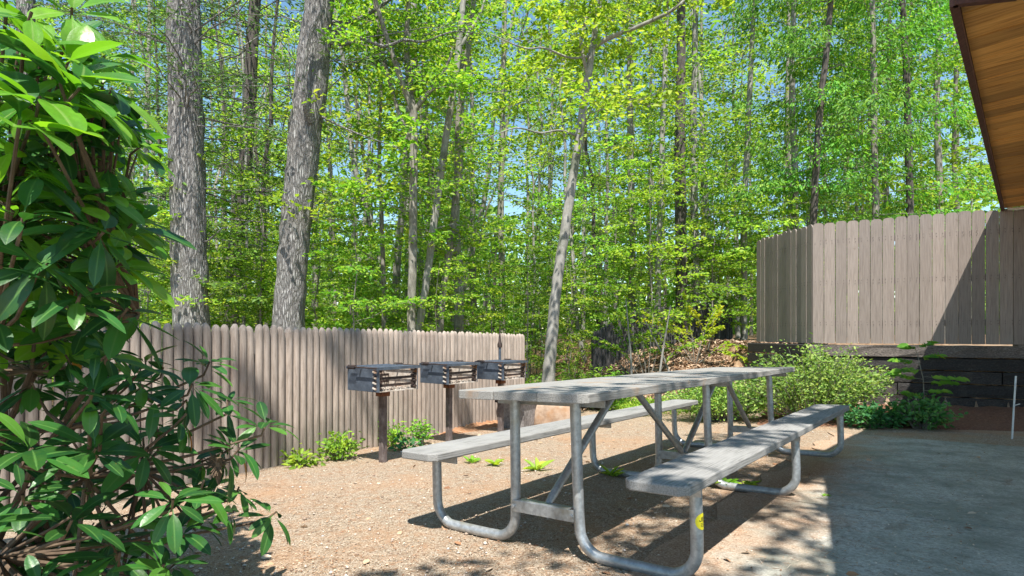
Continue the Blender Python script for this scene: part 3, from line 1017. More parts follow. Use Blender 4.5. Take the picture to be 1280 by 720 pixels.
tag(mb.build('soil_bank', soil, smooth=True), kind='structure')

root = empty('standpipe', (-0.155, 7.45, plane_z(-0.155, 7.45)))
tag(root, 'slim dark standpipe rising behind the farthest grill', 'pipe')
mb = MB(); mb.tube([(0, 0, 0), (0, 0, 1.02)], 0.017, 8); mb.build('pipe', M['grill_steel'], root, smooth=True)
mb = MB(); mb.tube([(0, 0, 1.02), (0, 0, 1.06), (0, 0, 1.09), (0, 0, 1.16), (0, 0, 1.28)], [0.03, 0.032, 0.02, 0.012, 0.004], 8); mb.build('cap', M['grate'], root, smooth=True)

root = empty('wire_stake', (4.93, 5.75, plane_z(4.93, 5.75)))
tag(root, 'thin pale leaning stake at the right edge by the timber wall', 'stake')
mb = MB(); mb.tube([(-0.02, 0, 0), (0.0, 0, 0.35), (0.035, 0.02, 0.62)], 0.008, 8); mb.build('rod', M['stake'], root, smooth=True)
mb = MB(); mb.tube([(0.0, 0, 0.33), (0.01, -0.03, 0.345), (0.03, -0.03, 0.35)], 0.005, 6); mb.build('hook', M['stake'], root, smooth=True)


# ------------------------------------------------------------------ vegetation helpers
def spray_leaves(origin, direc, L, n, leaf, spread=0.38, up=0.8, jitter=0.42, hang=0.0):
    """Leaves along one branch, in a flattened fan around it. Returns P, A, N, length arrays."""
    d = np.asarray(direc, float); d = d / np.linalg.norm(d)
    side = np.cross(d, (0, 0, 1)); side = side / max(np.linalg.norm(side), 1e-6)
    t = rng.uniform(0.12, 1.05, n)
    s = rng.uniform(-1, 1, n) * spread * L * np.clip(1.15 - t, 0.15, 1) * np.clip(t * 2.2, 0.2, 1)
    P = np.asarray(origin)[None] + d[None] * (t * L)[:, None] + side[None] * s[:, None]
    P[:, 2] += rng.normal(0, 0.028 * L, n) - 0.10 * L * t ** 2 - np.abs(s) * 0.15
    A = d[None] * 0.7 + side[None] * (np.sign(s) * 0.8)[:, None] + rng.normal(0, 0.4, (n, 3))
    A[:, 2] -= hang
    Nn = np.stack([rng.normal(0, jitter, n), rng.normal(0, jitter, n) - 0.15, np.full(n, up)], 1)
    return P, A, Nn, leaf * rng.uniform(0.6, 1.25, n)


def branch_set(trunk, zmin, zmax, count, length, per, leaf, elev=(0.0, 0.35), seedrot=0.0, toward=None, hang=0.0, spread=0.38, mbranch=None, br=0.012, limb=True):
    """Branches leaving a trunk polyline; adds the limbs to mbranch and returns leaf arrays."""
    out = []
    T = np.array([tuple(p) for p in trunk])
    for k in range(count):
        z = zmin + (zmax - zmin) * (k + random.random()) / count
        j = int(np.clip(np.searchsorted(T[:, 2], z), 1, len(T) - 1))
        f = (z - T[j - 1, 2]) / max(T[j, 2] - T[j - 1, 2], 1e-6)
        o = T[j - 1] + (T[j] - T[j - 1]) * np.clip(f, 0, 1); o[2] = z
        az = random.random() * 6.283 if toward is None else toward + random.gauss(0, 0.9)
        el = random.uniform(*elev)
        Lb = length * random.uniform(0.55, 1.15) * (1.0 - 0.35 * (z - zmin) / max(zmax - zmin, 1e-6))
        d = np.array([math.cos(az) * math.cos(el), math.sin(az) * math.cos(el), math.sin(el)])
        if mbranch is not None and limb:
            pts = []
            for q in range(5):
                t = q / 4
                pts.append(Vector(o + d * Lb * t + np.array([0, 0, -0.10 * Lb * t * t])) + Vector((random.gauss(0, .02), random.gauss(0, .02), random.gauss(0, .02))) * Lb * (t > 0))
            mbranch.tube(pts, [br * (1 - 0.8 * q / 4) * (0.6 + 0.4 * Lb / length) for q in range(5)], 5, cap=False)
        n = max(3, int(per * Lb / length))
        out.append(spray_leaves(o, d, Lb, n, leaf, hang=hang, spread=spread))
        # side twigs
        for q in range(2):
            t = random.uniform(0.3, 0.7)
            az2 = az + random.choice((-1, 1)) * random.uniform(0.4, 0.9)
            d2 = np.array([math.cos(az2) * math.cos(el), math.sin(az2) * math.cos(el), math.sin(el) * 0.7])
            o2 = o + d * Lb * t
            L2 = Lb * (1 - t) * 0.95
            if mbranch is not None and limb:
                mbranch.tube([Vector(o2), Vector(o2 + d2 * L2 * 0.5), Vector(o2 + d2 * L2)], [br * 0.45, br * 0.3, br * 0.12], 4, cap=False)
            out.append(spray_leaves(o2, d2, L2, max(3, int(n * 0.45)), leaf, hang=hang, spread=spread))
    return out


def join_leaves(parts, name, mat, wratio=0.62, fold=0.25, droop=0.15):
    P = np.concatenate([p[0] for p in parts]); A = np.concatenate([p[1] for p in parts])
    Nn = np.concatenate([p[2] for p in parts]); L = np.concatenate([p[3] for p in parts])
    return leaves_mesh(name, P, A, Nn, L, L * wratio, mat, fold, droop)


def smooth_path(ctrl, n):
    """Catmull-Rom through control points (each a tuple of numbers)."""
    C = [np.array(c, float) for c in ctrl]
    C = [2 * C[0] - C[1]] + C + [2 * C[-1] - C[-2]]
    out = []
    segs = len(C) - 3
    for i in range(segs):
        p0, p1, p2, p3 = C[i:i + 4]
        for k in range(n):
            t = k / n
            out.append(0.5 * ((2 * p1) + (p2 - p0) * t + (2 * p0 - 5 * p1 + 4 * p2 - p3) * t * t + (3 * p1 - p0 - 3 * p2 + p3) * t ** 3))
    out.append(C[-2])
    return out


def trunk_from(ctrl, Y, wob=0.0, extra_top=2.5, sink=True):
    """ctrl: (px, py, width px) from the base up; returns points and radii of a real trunk at depth Y."""
    c = []
    for (px, py, w) in ctrl:
        p = at(px, py, Y)
        c.append((p.x, p.y, p.z, w / F * Y / 2))
    if sink:                                       # continue down to the ground
        (x0, y0, z0, r0), (x1, y1, z1, r1) = c[0], c[1]
        zg = gz(x0, y0) - 0.1
        if z0 > zg + 0.05:
            k = (zg - z0) / (z1 - z0)
            c.insert(0, (x0 + (x1 - x0) * k * 0.5, y0, zg, r0 * 1.12))
    if extra_top:
        (x0, y0, z0, r0), (x1, y1, z1, r1) = c[-2], c[-1]
        k = extra_top / max(z1 - z0, .3)
        c.append((x1 + (x1 - x0) * k, y1 + 0.1, z1 + extra_top, r1 * 0.75))
    S = smooth_path(c, 6)
    pts = [Vector(s[:3]) + Vector((random.gauss(0, wob), random.gauss(0, wob), 0)) for s in S]
    return pts, [max(s[3], 0.004) for s in S]


def bark_tube(mbx, pts, rs, n=12, rough=0.06):
    k0 = len(mbx.v)
    mbx.tube(pts, rs, n, cap=False)
    m = len(pts)
    for i in range(m):
        c = pts[i]
        for k in range(n):
            v = Vector(mbx.v[k0 + i * n + k])
            mbx.v[k0 + i * n + k] = tuple(c + (v - c) * (1 + random.uniform(-rough, rough)))


def make_tree(name, label, cat, trunks, bark, leafmat=None, leafargs=(), extra=None, wratio=0.62, group=None, hang=None, twig=None):
    """trunks: list of (pts, rs). leafargs: list of (trunk index, dict) for branch_set."""
    b0 = trunks[0][0][0]
    root = empty(name, b0)
    tag(root, label, cat, group)
    off = Vector(b0)
    mbx = MB()
    for pts, rs in trunks:
        bark_tube(mbx, [p - off for p in pts], rs, 26 if rs[0] > 0.15 else (14 if rs[0] > 0.1 else 9), 0.085 if rs[0] > 0.15 else 0.06)
    if extra:
        for pts, rs in extra: mbx.tube([p - off for p in pts], rs, 6, cap=False)
    parts = []
    tw = MB()
    for ti, kw in leafargs:
        tr = [p - off for p in trunks[ti][0]]
        kw = dict(kw)
        zoff = off.z
        kw['zmin'] -= zoff; kw['zmax'] -= zoff
        parts += branch_set(tr, mbranch=mbx, **kw)
    mbx.build('trunk', bark, root, smooth=True)
    if parts:
        link('crown', join_leaves(parts, 'crown', leafmat, wratio), root)
    return root


def px_path(ctrl, Y):
    pts = [at(px, py, Y + dy) for (px, py, w, dy) in ctrl]
    rs = [max(0.003, w / F * Y / 2) for (px, py, w, dy) in ctrl]
    S = smooth_path([(*p, r) for p, r in zip(pts, rs)], 5)
    return [Vector(s[:3]) for s in S], [max(0.002, s[3]) for s in S]


# ------------------------------------------------------------------ named trees
# big pines on the left
tr = trunk_from([(239, 400, 42), (236, 300, 40), (233, 150, 39), (229, 0, 36)], 9.2, 0.006)
dead = []
for k in range(26):
    z = random.uniform(1.6, 6.8); o = Vector((-5.08, 9.2, z)); az = random.uniform(-1.9, 1.2) if random.random() < .75 else random.random() * 6.28
    L = random.uniform(0.6, 2.6); el = random.uniform(-0.15, 0.35)
    d = Vector((math.cos(az) * math.cos(el), math.sin(az) * math.cos(el), math.sin(el)))
    pts = [o + d * L * t + Vector((random.gauss(0, .03), random.gauss(0, .03), random.gauss(0, .04))) * (t > 0) for t in (0, .25, .5, .75, 1)]
    dead.append((pts, [0.016, 0.012, 0.009, 0.006, 0.003]))
make_tree('pine_tree', 'thick straight grey pine trunk rising behind the rhododendron', 'tree', [tr], M['pine_bark'], M['hemlock'],
          [(0, dict(zmin=4.2, zmax=8.6, count=26, length=2.4, per=90, leaf=0.085, elev=(-0.1, 0.3), br=0.016))], dead, wratio=0.30)

tr = trunk_from([(361, 405, 38), (366, 320, 36), (376, 220, 37), (389, 100, 39), (400, 0, 34)], 9.4, 0.006)
b1_ = px_path([(389, 152, 10, -0.25), (382, 130, 9, -.4), (379, 90, 8, -.45), (386, 45, 7, -.45), (403, 5, 6, -.45), (412, -60, 5, -.45)], 9.4)
b2_ = px_path([(408, 52, 7, 0), (432, 55, 5, -.1), (452, 48, 4.4, -.15), (480, 58, 4, -.2), (505, 50, 3.2, -.2), (530, 52, 2.6, -.2), (565, 40, 1.8, -.2), (600, 42, 1, -.1)], 9.4)
b3_ = px_path([(400, 60, 8, 0), (432, 32, 6, .1), (470, 12, 4, .2), (500, -10, 3, .2)], 9.4)
b4_ = px_path([(402, 28, 7, 0), (440, 27, 5, .1), (478, 6, 4, .2), (520, -25, 3, .2)], 9.4)
b5_ = px_path([(392, 140, 4, 0), (420, 155, 3, -.2), (455, 170, 2, -.3), (500, 185, 1.2, -.3)], 9.4)
make_tree('pine_tree', 'thick leaning grey pine trunk with a dark curved limb behind the stockade fence', 'tree', [tr], M['pine_bark'], M['hemlock'],
          [(0, dict(zmin=4.6, zmax=8.8, count=22, length=2.6, per=90, leaf=0.085, elev=(-0.1, 0.3), br=0.014))], [b1_, b2_, b3_, b4_, b5_], wratio=0.30)

tr = trunk_from([(289, 395, 17), (293, 330, 17), (303, 240, 16), (312, 120, 15), (318, 0, 13)], 13.0, 0.008)
make_tree('pine_tree', 'dark slanting pine trunk between the two thick grey pines', 'tree', [tr], M['dark_bark'], M['hemlock'],
          [(0, dict(zmin=3.0, zmax=10.5, count=44, length=3.2, per=110, leaf=0.10, elev=(-0.15, 0.25), br=0.018))], wratio=0.30)
tr = trunk_from([(38, 380, 20), (36, 200, 19), (33, 0, 18)], 10.5, 0.006)
make_tree('pine_tree', 'grey pine trunk glimpsed above the rhododendron at the left edge', 'tree', [tr], M['pine_bark'], M['hemlock'],
          [(0, dict(zmin=3.6, zmax=8.6, count=34, length=2.8, per=100, leaf=0.09, elev=(-0.15, 0.25), br=0.016))], wratio=0.30)

# forked slender tree
Y = 9.6
t0 = trunk_from([(514, 410, 11), (516, 300, 10.5), (517, 200, 10), (517, 137, 10)], Y, 0.004, extra_top=0)
tl = px_path([(517, 140, 9, 0), (500, 95, 7, -.1), (483, 45, 6, -.2), (468, -5, 5, -.3), (455, -70, 4, -.3)], Y)
tm = px_path([(517, 138, 8, 0), (514, 118, 7, .05), (508, 60, 7, .1), (511, 0, 6, .1), (513, -70, 5, .1)], Y)
trr = px_path([(517, 140, 7, 0), (532, 120, 6, 0), (550, 100, 5, 0), (561, 76, 4, 0), (566, 60, 2.5, 0)], Y)
tl2 = px_path([(515, 178, 6, 0), (498, 140, 5, .1), (482, 80, 5, .2), (470, 20, 4, .2), (464, -60, 3, .2)], Y)
make_tree('forked_tree', 'slender straight tree splitting into a many armed fork at mid height', 'tree', [t0, tl, tm, trr, tl2], M['thin_bark'], M['maple'],
          [(0, dict(zmin=2.6, zmax=4.6, count=9, length=1.3, per=46, leaf=0.10, br=0.008)),
           (1, dict(zmin=4.9, zmax=7.2, count=16, length=1.7, per=80, leaf=0.088, br=0.010)),
           (2, dict(zmin=4.8, zmax=7.2, count=14, length=1.6, per=80, leaf=0.088, br=0.010))])

tr = trunk_from([(524, 410, 10), (532, 360, 9.5), (545, 260, 9.5), (557, 175, 9), (570, 90, 8.5), (577, 25, 8), (580, -5, 7)], 10.2, 0.004)
bx = px_path([(573, 62, 5, 0), (590, 35, 4, 0), (603, 10, 3, 0), (612, -30, 2.5, 0)], 10.2)
make_tree('beech_tree', 'slender grey tree leaning right beside the forked tree', 'tree', [tr, bx], M['grey_bark'], M['beech'],
          [(0, dict(zmin=2.6, zmax=8.6, count=26, length=2.0, per=95, leaf=0.08, br=0.009))])
tr = trunk_from([(550, 410, 9), (556, 350, 9), (570, 245, 8.5), (573, 150, 8), (585, 60, 7), (592, 0, 6)], 11.0, 0.004)
make_tree('beech_tree', 'thin mottled tree curving upward just behind the two slender trunks', 'tree', [tr], M['thin_bark'], M['beech'],
          [(0, dict(zmin=2.4, zmax=9.0, count=26, length=2.2, per=95, leaf=0.08, br=0.009))])
tr = trunk_from([(574, 410, 13), (573, 340, 12), (569, 270, 11), (574, 200, 10), (577, 120, 9)], 11.8, 0.004, extra_top=4)
make_tree('beech_tree', 'pale mottled trunk standing behind the far grills and stockade fence', 'tree', [tr], M['grey_bark'], M['beech'],
          [(0, dict(zmin=2.4, zmax=9.5, count=24, length=2.2, per=95, leaf=0.08, br=0.009))])
# the pale leaning tree in the middle
tr = trunk_from([(686, 465, 16), (690, 420, 14.5), (697, 350, 13), (712, 250, 11.5), (727, 150, 10), (737, 85, 9), (745, 30, 7), (752, -10, 7)], 8.9, 0.003)
ba = px_path([(738, 62, 7, 0), (760, 48, 6, -.1), (800, 32, 5, -.2), (838, 14, 4, -.3), (862, -5, 3, -.3)], 8.9)
bb = px_path([(735, 95, 5, 0), (729, 70, 4.5, -.1), (727, 45, 4.5, -.1), (740, 5, 4, -.1), (752, -40, 3, -.1)], 8.9)
bc = px_path([(722, 170, 3.2, 0), (700, 163, 2.6, -.3), (675, 166, 2.2, -.45), (645, 160, 1.7, -.6), (612, 171, 1, -.8)], 8.9)
bd = px_path([(737, 70, 3.2, 0), (712, 72, 2.6, -.3), (680, 60, 2.2, -.6), (655, 60, 1.7, -.8), (612, 42, 1, -1.0)], 8.9)
make_tree('beech_tree', 'pale smooth tree leaning right at the end of the stockade fence', 'tree', [tr, ba, bb], M['grey_bark'], M['maple'],
          [(0, dict(zmin=3.6, zmax=7.6, count=24, length=2.1, per=100, leaf=0.085, br=0.009)),
           (1, dict(zmin=5.2, zmax=6.2, count=16, length=1.5, per=80, leaf=0.088, br=0.007)),
           (2, dict(zmin=5.2, zmax=6.6, count=12, length=1.5, per=80, leaf=0.088, br=0.007))], [bc, bd])
# cluster right of the middle
for (ctrl, Y, lab, bark, lm) in [
    ([(822, 400, 8), (825, 260, 7.5), (829, 150, 7), (832, 60, 6)], 14.0, 'slim pale trunk left of the dark vine clad trunk', 'grey_bark', 'beech'),
    ([(852, 400, 15), (851, 280, 14), (850, 180, 13), (851, 90, 11)], 14.5, 'dark rough vine clad trunk in the middle of the wood', 'dark_bark', 'beech'),
    ([(871, 400, 9), (868, 260, 9), (867, 150, 8), (869, 60, 7)], 15.0, 'slim grey trunk right of the dark vine clad trunk', 'grey_bark', 'beech'),
    ([(790, 400, 9), (790, 280, 8.5), (788, 180, 8), (787, 80, 7)], 15.5, 'reddish straight trunk seen between the leaning tree and the vine clad trunk', 'thin_bark', 'maple'),
    ([(930, 400, 8), (930, 280, 8), (934, 180, 7), (940, 60, 6)], 15.0, 'thin grey trunk left of the board fence end', 'grey_bark', 'beech'),
    ([(1012, 400, 9), (1018, 250, 8.5), (1026, 130, 8), (1036, 30, 7)], 13.0, 'slanting dark trunk rising behind the board fence corner', 'dark_bark', 'locust'),
    ([(1096, 400, 8), (1094, 240, 7.5), (1092, 120, 7), (1090, 0, 6)], 13.5, 'slim trunk with hanging leaves behind the middle of the board fence', 'thin_bark', 'locust'),
    ([(1138, 400, 9), (1137, 250, 8.5), (1134, 120, 8), (1128, 0, 7)], 15.0, 'dark trunk standing behind the right part of the board fence', 'dark_bark', 'locust'),
    ([(995, 400, 8), (994, 230, 8), (990, 120, 7), (992, 10, 6)], 14.5, 'upright grey trunk just left of the slanting dark trunk', 'grey_bark', 'locust'),
    ([(480, 410, 6), (478, 300, 6), (474, 200, 5), (476, 120, 4)], 11.0, 'thin sapling trunk left of the forked tree', 'thin_bark', 'maple'),
    ([(628, 405, 9), (627, 330, 8.5), (626, 250, 8), (628, 150, 7)], 16.0, 'mottled trunk standing right above the farthest grill', 'thin_bark', 'beech'),
]:
    tr = trunk_from(ctrl, Y, 0.006, extra_top=5)
    hang = 0.9 if lm == 'locust' else 0.0
    make_tree('locust_tree' if lm == 'locust' else 'woodland_tree', lab, 'tree', [tr], M[bark], M[lm],
              [(0, dict(zmin=3.0 if lm == 'locust' else 2.2, zmax=tr[0][-1].z - 0.2, count=52 if lm == 'locust' else 28, length=2.6, per=150 if lm == 'locust' else 80, leaf=0.10, br=0.010, hang=hang, elev=(-0.2, 0.4)))],
              wratio=0.42 if lm == 'locust' else 0.62)


# ------------------------------------------------------------------ woodland: shared trees and saplings
def proto_tree(k, height, leafmat, bark, leaf, count, length, per, zlow, hang=0.0, wr=0.62):
    lean = random.uniform(-0.3, 0.3)
    pts = [Vector((lean * (z / height) ** 1.5 * 1.5 + random.gauss(0, .04), random.gauss(0, .04), z - 0.15)) for z in np.linspace(0, height, 12)]
    rs = [0.11 * (1 - 0.8 * i / 11) for i in range(12)]
    return make_tree('woodland_tree', 'x', 'tree', [(pts, rs)], M[bark], M[leafmat],
                     [(0, dict(zmin=zlow, zmax=height - 0.3, count=count, length=length, per=per, leaf=leaf, br=0.014, hang=hang, elev=(-0.15, 0.4)))], wratio=wr)


protos = [proto_tree(k, 17 + k, lm, bk, 0.13, 44, 2.9, 82, 2.4) for k, (lm, bk) in enumerate((('beech', 'grey_bark'), ('far_leaf', 'thin_bark'), ('maple', 'thin_bark'), ('far_leaf', 'grey_bark'), ('beech', 'thin_bark')))]
used = [False] * 5
spots = []
tries = 0
while len(spots) < 72 and tries < 5000:
    tries += 1
    Y = 15.5 + 19 * random.random() ** 0.9
    X = random.uniform(-0.98, 1.0) * Y * 0.95
    if all((X - a) ** 2 + (Y - b) ** 2 > 2.6 for a, b in spots):
        spots.append((X, Y))
spots.sort(key=lambda s: s[1])
for i, (X, Y) in enumerate(spots):
    k = i % 5
    o = protos[k] if not used[k] else copy_tree(protos[k])
    used[k] = True
    o.location = (X, Y, gz(X, Y)); o.rotation_euler = (0, 0, random.random() * 6.28)
    s = random.uniform(0.8, 1.1); o.scale = (s, s, s * random.uniform(.9, 1.05))
    if X / Y < -0.33: reg = 'behind the two thick pines'
    elif X / Y < 0.36: reg = 'in the depth of the wood behind the picnic table'
    else: reg = 'far behind the tall board fence'
    tag(o, 'slender leafy tree standing ' + reg, 'tree', 'slender trees ' + reg)


def proto_sapling(k, lm):
    h = 3.4 + 0.5 * k
    pts = [Vector((random.gauss(0, .05), random.gauss(0, .05), z - 0.1)) for z in np.linspace(0, h, 7)]
    rs = [0.022 * (1 - 0.8 * i / 6) for i in range(7)]
    return make_tree('sapling', 'x', 'sapling', [(pts, rs)], M['thin_bark'], M[lm],
                     [(0, dict(zmin=0.35, zmax=h - 0.05, count=30, length=1.45, per=76, leaf=0.075, br=0.006, elev=(-0.1, 0.45)))])


sap = [proto_sapling(k, lm) for k, lm in enumerate(('beech', 'maple', 'beech', 'far_leaf'))]
used = [False] * 4
sp = []
tries = 0
while len(sp) < 62 and tries < 6000:
    tries += 1
    Y = 9.2 + 8 * random.random()
    X = random.uniform(-1.0, 0.52) * Y * 0.92
    fs_ = (X + 1.52) * 0.838 - (Y - 5.97) * 0.545
    if fs_ > -1.2 and Y < 11.2: continue                 # keep the yard side and the bank foot clear
    if X > 0.9 and Y < 13.2: continue
    if all((X - a) ** 2 + (Y - b) ** 2 > 0.9 for a, b in sp): sp.append((X, Y))
sp.sort(key=lambda s: s[1])
for i, (X, Y) in enumerate(sp):
    k = i % 4
    o = sap[k] if not used[k] else copy_tree(sap[k])
    used[k] = True
    o.location = (X, Y, gz(X, Y)); o.rotation_euler = (0, 0, random.random() * 6.28)
    s = random.uniform(0.65, 1.1); o.scale = (s, s, s)
    reg = 'just behind the stockade fence' if X / Y < 0.03 else 'on the rising ground past the stockade fence end'
    tag(o, 'bright green leafy sapling ' + reg, 'sapling', 'saplings ' + reg)

# slim bare poles between the trees
pole_spots = []
while len(pole_spots) < 42:
    Y = 11.5 + 13 * random.random(); X = random.uniform(-0.62, 0.40) * Y
    if X > 0.5 and Y < 13.5: continue
    if all((X - a) ** 2 + (Y - b) ** 2 > 0.5 for a, b in pole_spots): pole_spots.append((X, Y))
pole_spots.sort(key=lambda q: q[1])
poles = []
for k in range(6):
    h = 9.5 + k * 0.8; pts = []; x = y = 0.0; lx, ly = random.gauss(0, .16), random.gauss(0, .08)
    for z in np.linspace(-0.2, h, 14):
        pts.append(Vector((x, y, z))); x += lx * 0.6 + random.gauss(0, .075); y += ly * .6 + random.gauss(0, .05)
    rs = [(0.045 + 0.012 * k) * (1 - 0.75 * i / 13) for i in range(14)]
    tw = []
    for q in range(13):
        o_ = pts[random.randint(3, 12)]; az = random.random() * 6.28; L = random.uniform(.5, 1.8); el = random.uniform(.1, .9)
        d = Vector((math.cos(az) * math.cos(el), math.sin(az) * math.cos(el), math.sin(el)))
        tw.append(([o_, o_ + d * L * .5 + Vector((0, 0, -.04)), o_ + d * L], [.016, .010, .003]))
    poles.append(make_tree('slim_tree', 'x', 'tree', [(pts, rs)], M[('grey_bark', 'thin_bark', 'grey_bark', 'dark_bark', 'thin_bark', 'grey_bark')[k]], M['beech'],
                           [(0, dict(zmin=1.2, zmax=h - .2, count=9, length=1.5, per=60, leaf=0.08, br=0.007))], tw))
used = [False] * 6
for i, (X, Y) in enumerate(pole_spots):
    k = (i * 5 + i // 6) % 6
    o = poles[k] if not used[k] else copy_tree(poles[k])
    used[k] = True
    o.location = (X, Y, gz(X, Y)); o.rotation_euler = (0, 0, random.random() * 6.28)
    reg = 'above the stockade fence' if X / Y < 0.05 else ('between the leaning tree and the board fence' if X / Y < 0.42 else 'over the top of the board fence')
    tag(o, 'slim pole like trunk with few leaves ' + reg, 'tree', 'slim pole like trunks ' + reg)

# far wood, one mass
n = 90000
Y = rng.uniform(36, 58, n); X = rng.uniform(-1.1, 1.1, n) * Y
Z = 27 * rng.random(n) ** 1.6 + 0.2
cl = (np.sin(X * 0.55 + Z * 0.35) + np.sin(X * 0.23 - Z * 0.7 + 1.3) + np.sin(X * 1.1 + 2 * np.sin(Z * .6)))
keep = (cl > -1.1 + Z * 0.135) | (Z < 7.5)
X, Y, Z = X[keep], Y[keep], Z[keep]; n = len(X)
P = np.stack([X, Y, Z], 1); A = rng.normal(0, 1, (n, 3)); Nn = np.stack([rng.normal(0, .6, n), rng.normal(-.3, .6, n), np.full(n, .8)], 1)
L = rng.uniform(0.4, 0.8, n)
tag(link('distant_wood', leaves_mesh('distant_wood', P, A, Nn, L, L * 0.6, M['far_leaf'])), 'distant mass of green leafy wood closing the view', 'wood', kind='stuff')


# ------------------------------------------------------------------ shrubs and weeds
def shrub(name, label, center, radii, nstem, nleaf, leaf, mat, cat='shrub', wr=0.5, seed=1, up=0.7):
    root = empty(name, (center[0], center[1], plane_z(center[0], center[1])))
    tag(root, label, cat)
    rx, ry, rz = radii
    st = MB()
    P = []
    for k in range(nstem):
        a = random.random() * 6.283; q = random.random() ** 0.5
        hh = rz * math.sqrt(max(0.05, 1 - 0.75 * q * q)) * random.uniform(0.72, 1.06)
        tip = Vector((math.cos(a) * rx * q, math.sin(a) * ry * q, hh))
        b = Vector((tip.x * 0.25, tip.y * 0.25, 0))
        midp = b.lerp(tip, 0.55) + Vector((0, 0, hh * 0.12))
        st.tube([b, midp, tip], [0.006, 0.004, 0.0015], 4, cap=False)
        m_ = nleaf // nstem
        t = rng.uniform(0.25, 1.02, m_)
        for tt in t:
            base = (b.lerp(midp, tt / 0.55) if tt < 0.55 else midp.lerp(tip, (tt - 0.55) / 0.45))
            P.append((base.x + random.gauss(0, 0.05), base.y + random.gauss(0, 0.05), max(0.02, base.z + random.gauss(0, 0.04))))
    st.build('stems', M['thin_bark'], root)
    P = np.array(P); n = len(P)
    A = np.stack([P[:, 0] / rx + rng.normal(0, .7, n), P[:, 1] / ry + rng.normal(0, .7, n), rng.normal(0.25, .5, n)], 1)
    Nn = np.stack([rng.normal(0, .6, n), rng.normal(-.2, .6, n), np.full(n, up)], 1)
    L = leaf * rng.uniform(.6, 1.3, n)
    link('foliage', leaves_mesh('foliage', P, A, Nn, L, L * wr, mat), root)
    return root


shrub('shrub', 'large pale green small leaved shrub in front of the timber wall', (3.80, 7.38), (1.02, 0.72, 0.96), 200, 9800, 0.044, M['privet'])
shrub('shrub', 'low pale green shrub behind the far end of the picnic table', (2.75, 7.75), (0.75, 0.5, 0.62), 160, 6000, 0.045, M['privet'])
shrub('shrub', 'low dark green shaded shrub on the mulch below the sapling', (4.62, 6.62), (0.34, 0.30, 0.36), 46, 800, 0.06, M['ivy'], wr=0.55)
shrub('ground_plant', 'sprawling shaded green plant at the right foot of the big pale shrub', (4.22, 6.78), (0.42, 0.25, 0.26), 60, 1100, 0.06, M['ivy'], 'plant', wr=0.55)


def stem_plant(name, label, base, h, mat, nleaf=26, leaf=0.09, lean=(0.05, 0.0), cat='plant', wr=0.5, pairs=True, z=None, group=None):
    zb = plane_z(*base) if z is None else z
    root = empty(name, (base[0], base[1], zb))
    tag(root, label, cat, group)
    st = MB()
    pts = [Vector((lean[0] * t * t, lean[1] * t * t, h * t)) for t in (0, .25, .5, .75, 1)]
    st.tube(pts, [0.006, 0.005, 0.004, 0.003, 0.0015], 5)
    st.build('stem', M['thin_bark'], root)
    P, A, L = [], [], []
    for k in range(nleaf):
        t = 0.15 + 0.85 * (k + random.random() * 0.5) / nleaf
        c = Vector((lean[0] * t * t, lean[1] * t * t, h * t))
        a = k * 2.4 + random.uniform(-.4, .4)
        P.append(c); A.append((math.cos(a), math.sin(a), random.uniform(-.2, .5))); L.append(leaf * random.uniform(.7, 1.2) * (1.15 - 0.5 * t))
    P = np.array([tuple(p) for p in P]); A = np.array(A); L = np.array(L); n = len(P)
    Nn = np.stack([rng.normal(0, .3, n), rng.normal(0, .3, n), np.ones(n)], 1)
    link('foliage', leaves_mesh('foliage', P, A, Nn, L, L * wr, mat, 0.18, 0.25), root)
    return root


# broad leaved sapling with side shoots before the wall
root = empty('sapling', (4.70, 6.72, plane_z(4.7, 6.72)))
tag(root, 'broad leaved sapling reaching up before the dark timber wall', 'sapling')
st = MB(); parts = []
main = [Vector((0, 0, 0)), Vector((0.03, 0, 0.3)), Vector((0.02, 0, 0.55)), Vector((-0.04, 0, 0.80)), Vector((-0.08, 0, 0.93))]
st.tube(main, [0.008, 0.007, 0.005, 0.004, 0.002], 6)
for (z, dx, L) in ((0.42, 0.9, 0.2), (0.52, 1, 0.30), (0.58, 1, 0.36), (0.55, -1, 0.34), (0.66, -1, 0.38), (0.74, -1, 0.26), (0.80, 0.8, 0.2), (0.9, -0.7, 0.16), (0.92, 0.6, 0.15), (0.35, -1, 0.2)):
    o_ = Vector((0.02 - 0.1 * max(0, z - .55) / .4, 0, z)); d = Vector((dx, random.uniform(-.5, .3), random.uniform(-0.02, 0.25))).normalized()
    st.tube([o_, o_ + d * L], [0.003, 0.0015], 4)
    for k in range(7):
        t = 0.25 + 0.75 * k / 6
        p = o_ + d * L * t
        for s in (-1, 1):
            parts.append((tuple(p), (d.x * 0.7, d.y + s * 0.8, d.z - 0.1 + random.uniform(-.25, .2)), 0.10 * random.uniform(.75, 1.15)))
st.build('stem', M['thin_bark'], root)
P = np.array([q[0] for q in parts]); A = np.array([q[1] for q in parts]); L = np.array([q[2] for q in parts]); n = len(P)
link('foliage', leaves_mesh('foliage', P, A, np.stack([rng.normal(0, .25, n), rng.normal(-.9, .3, n), 0.8 * np.ones(n)], 1), L, L * 0.6, M['weed'], 0.12, 0.2), root)


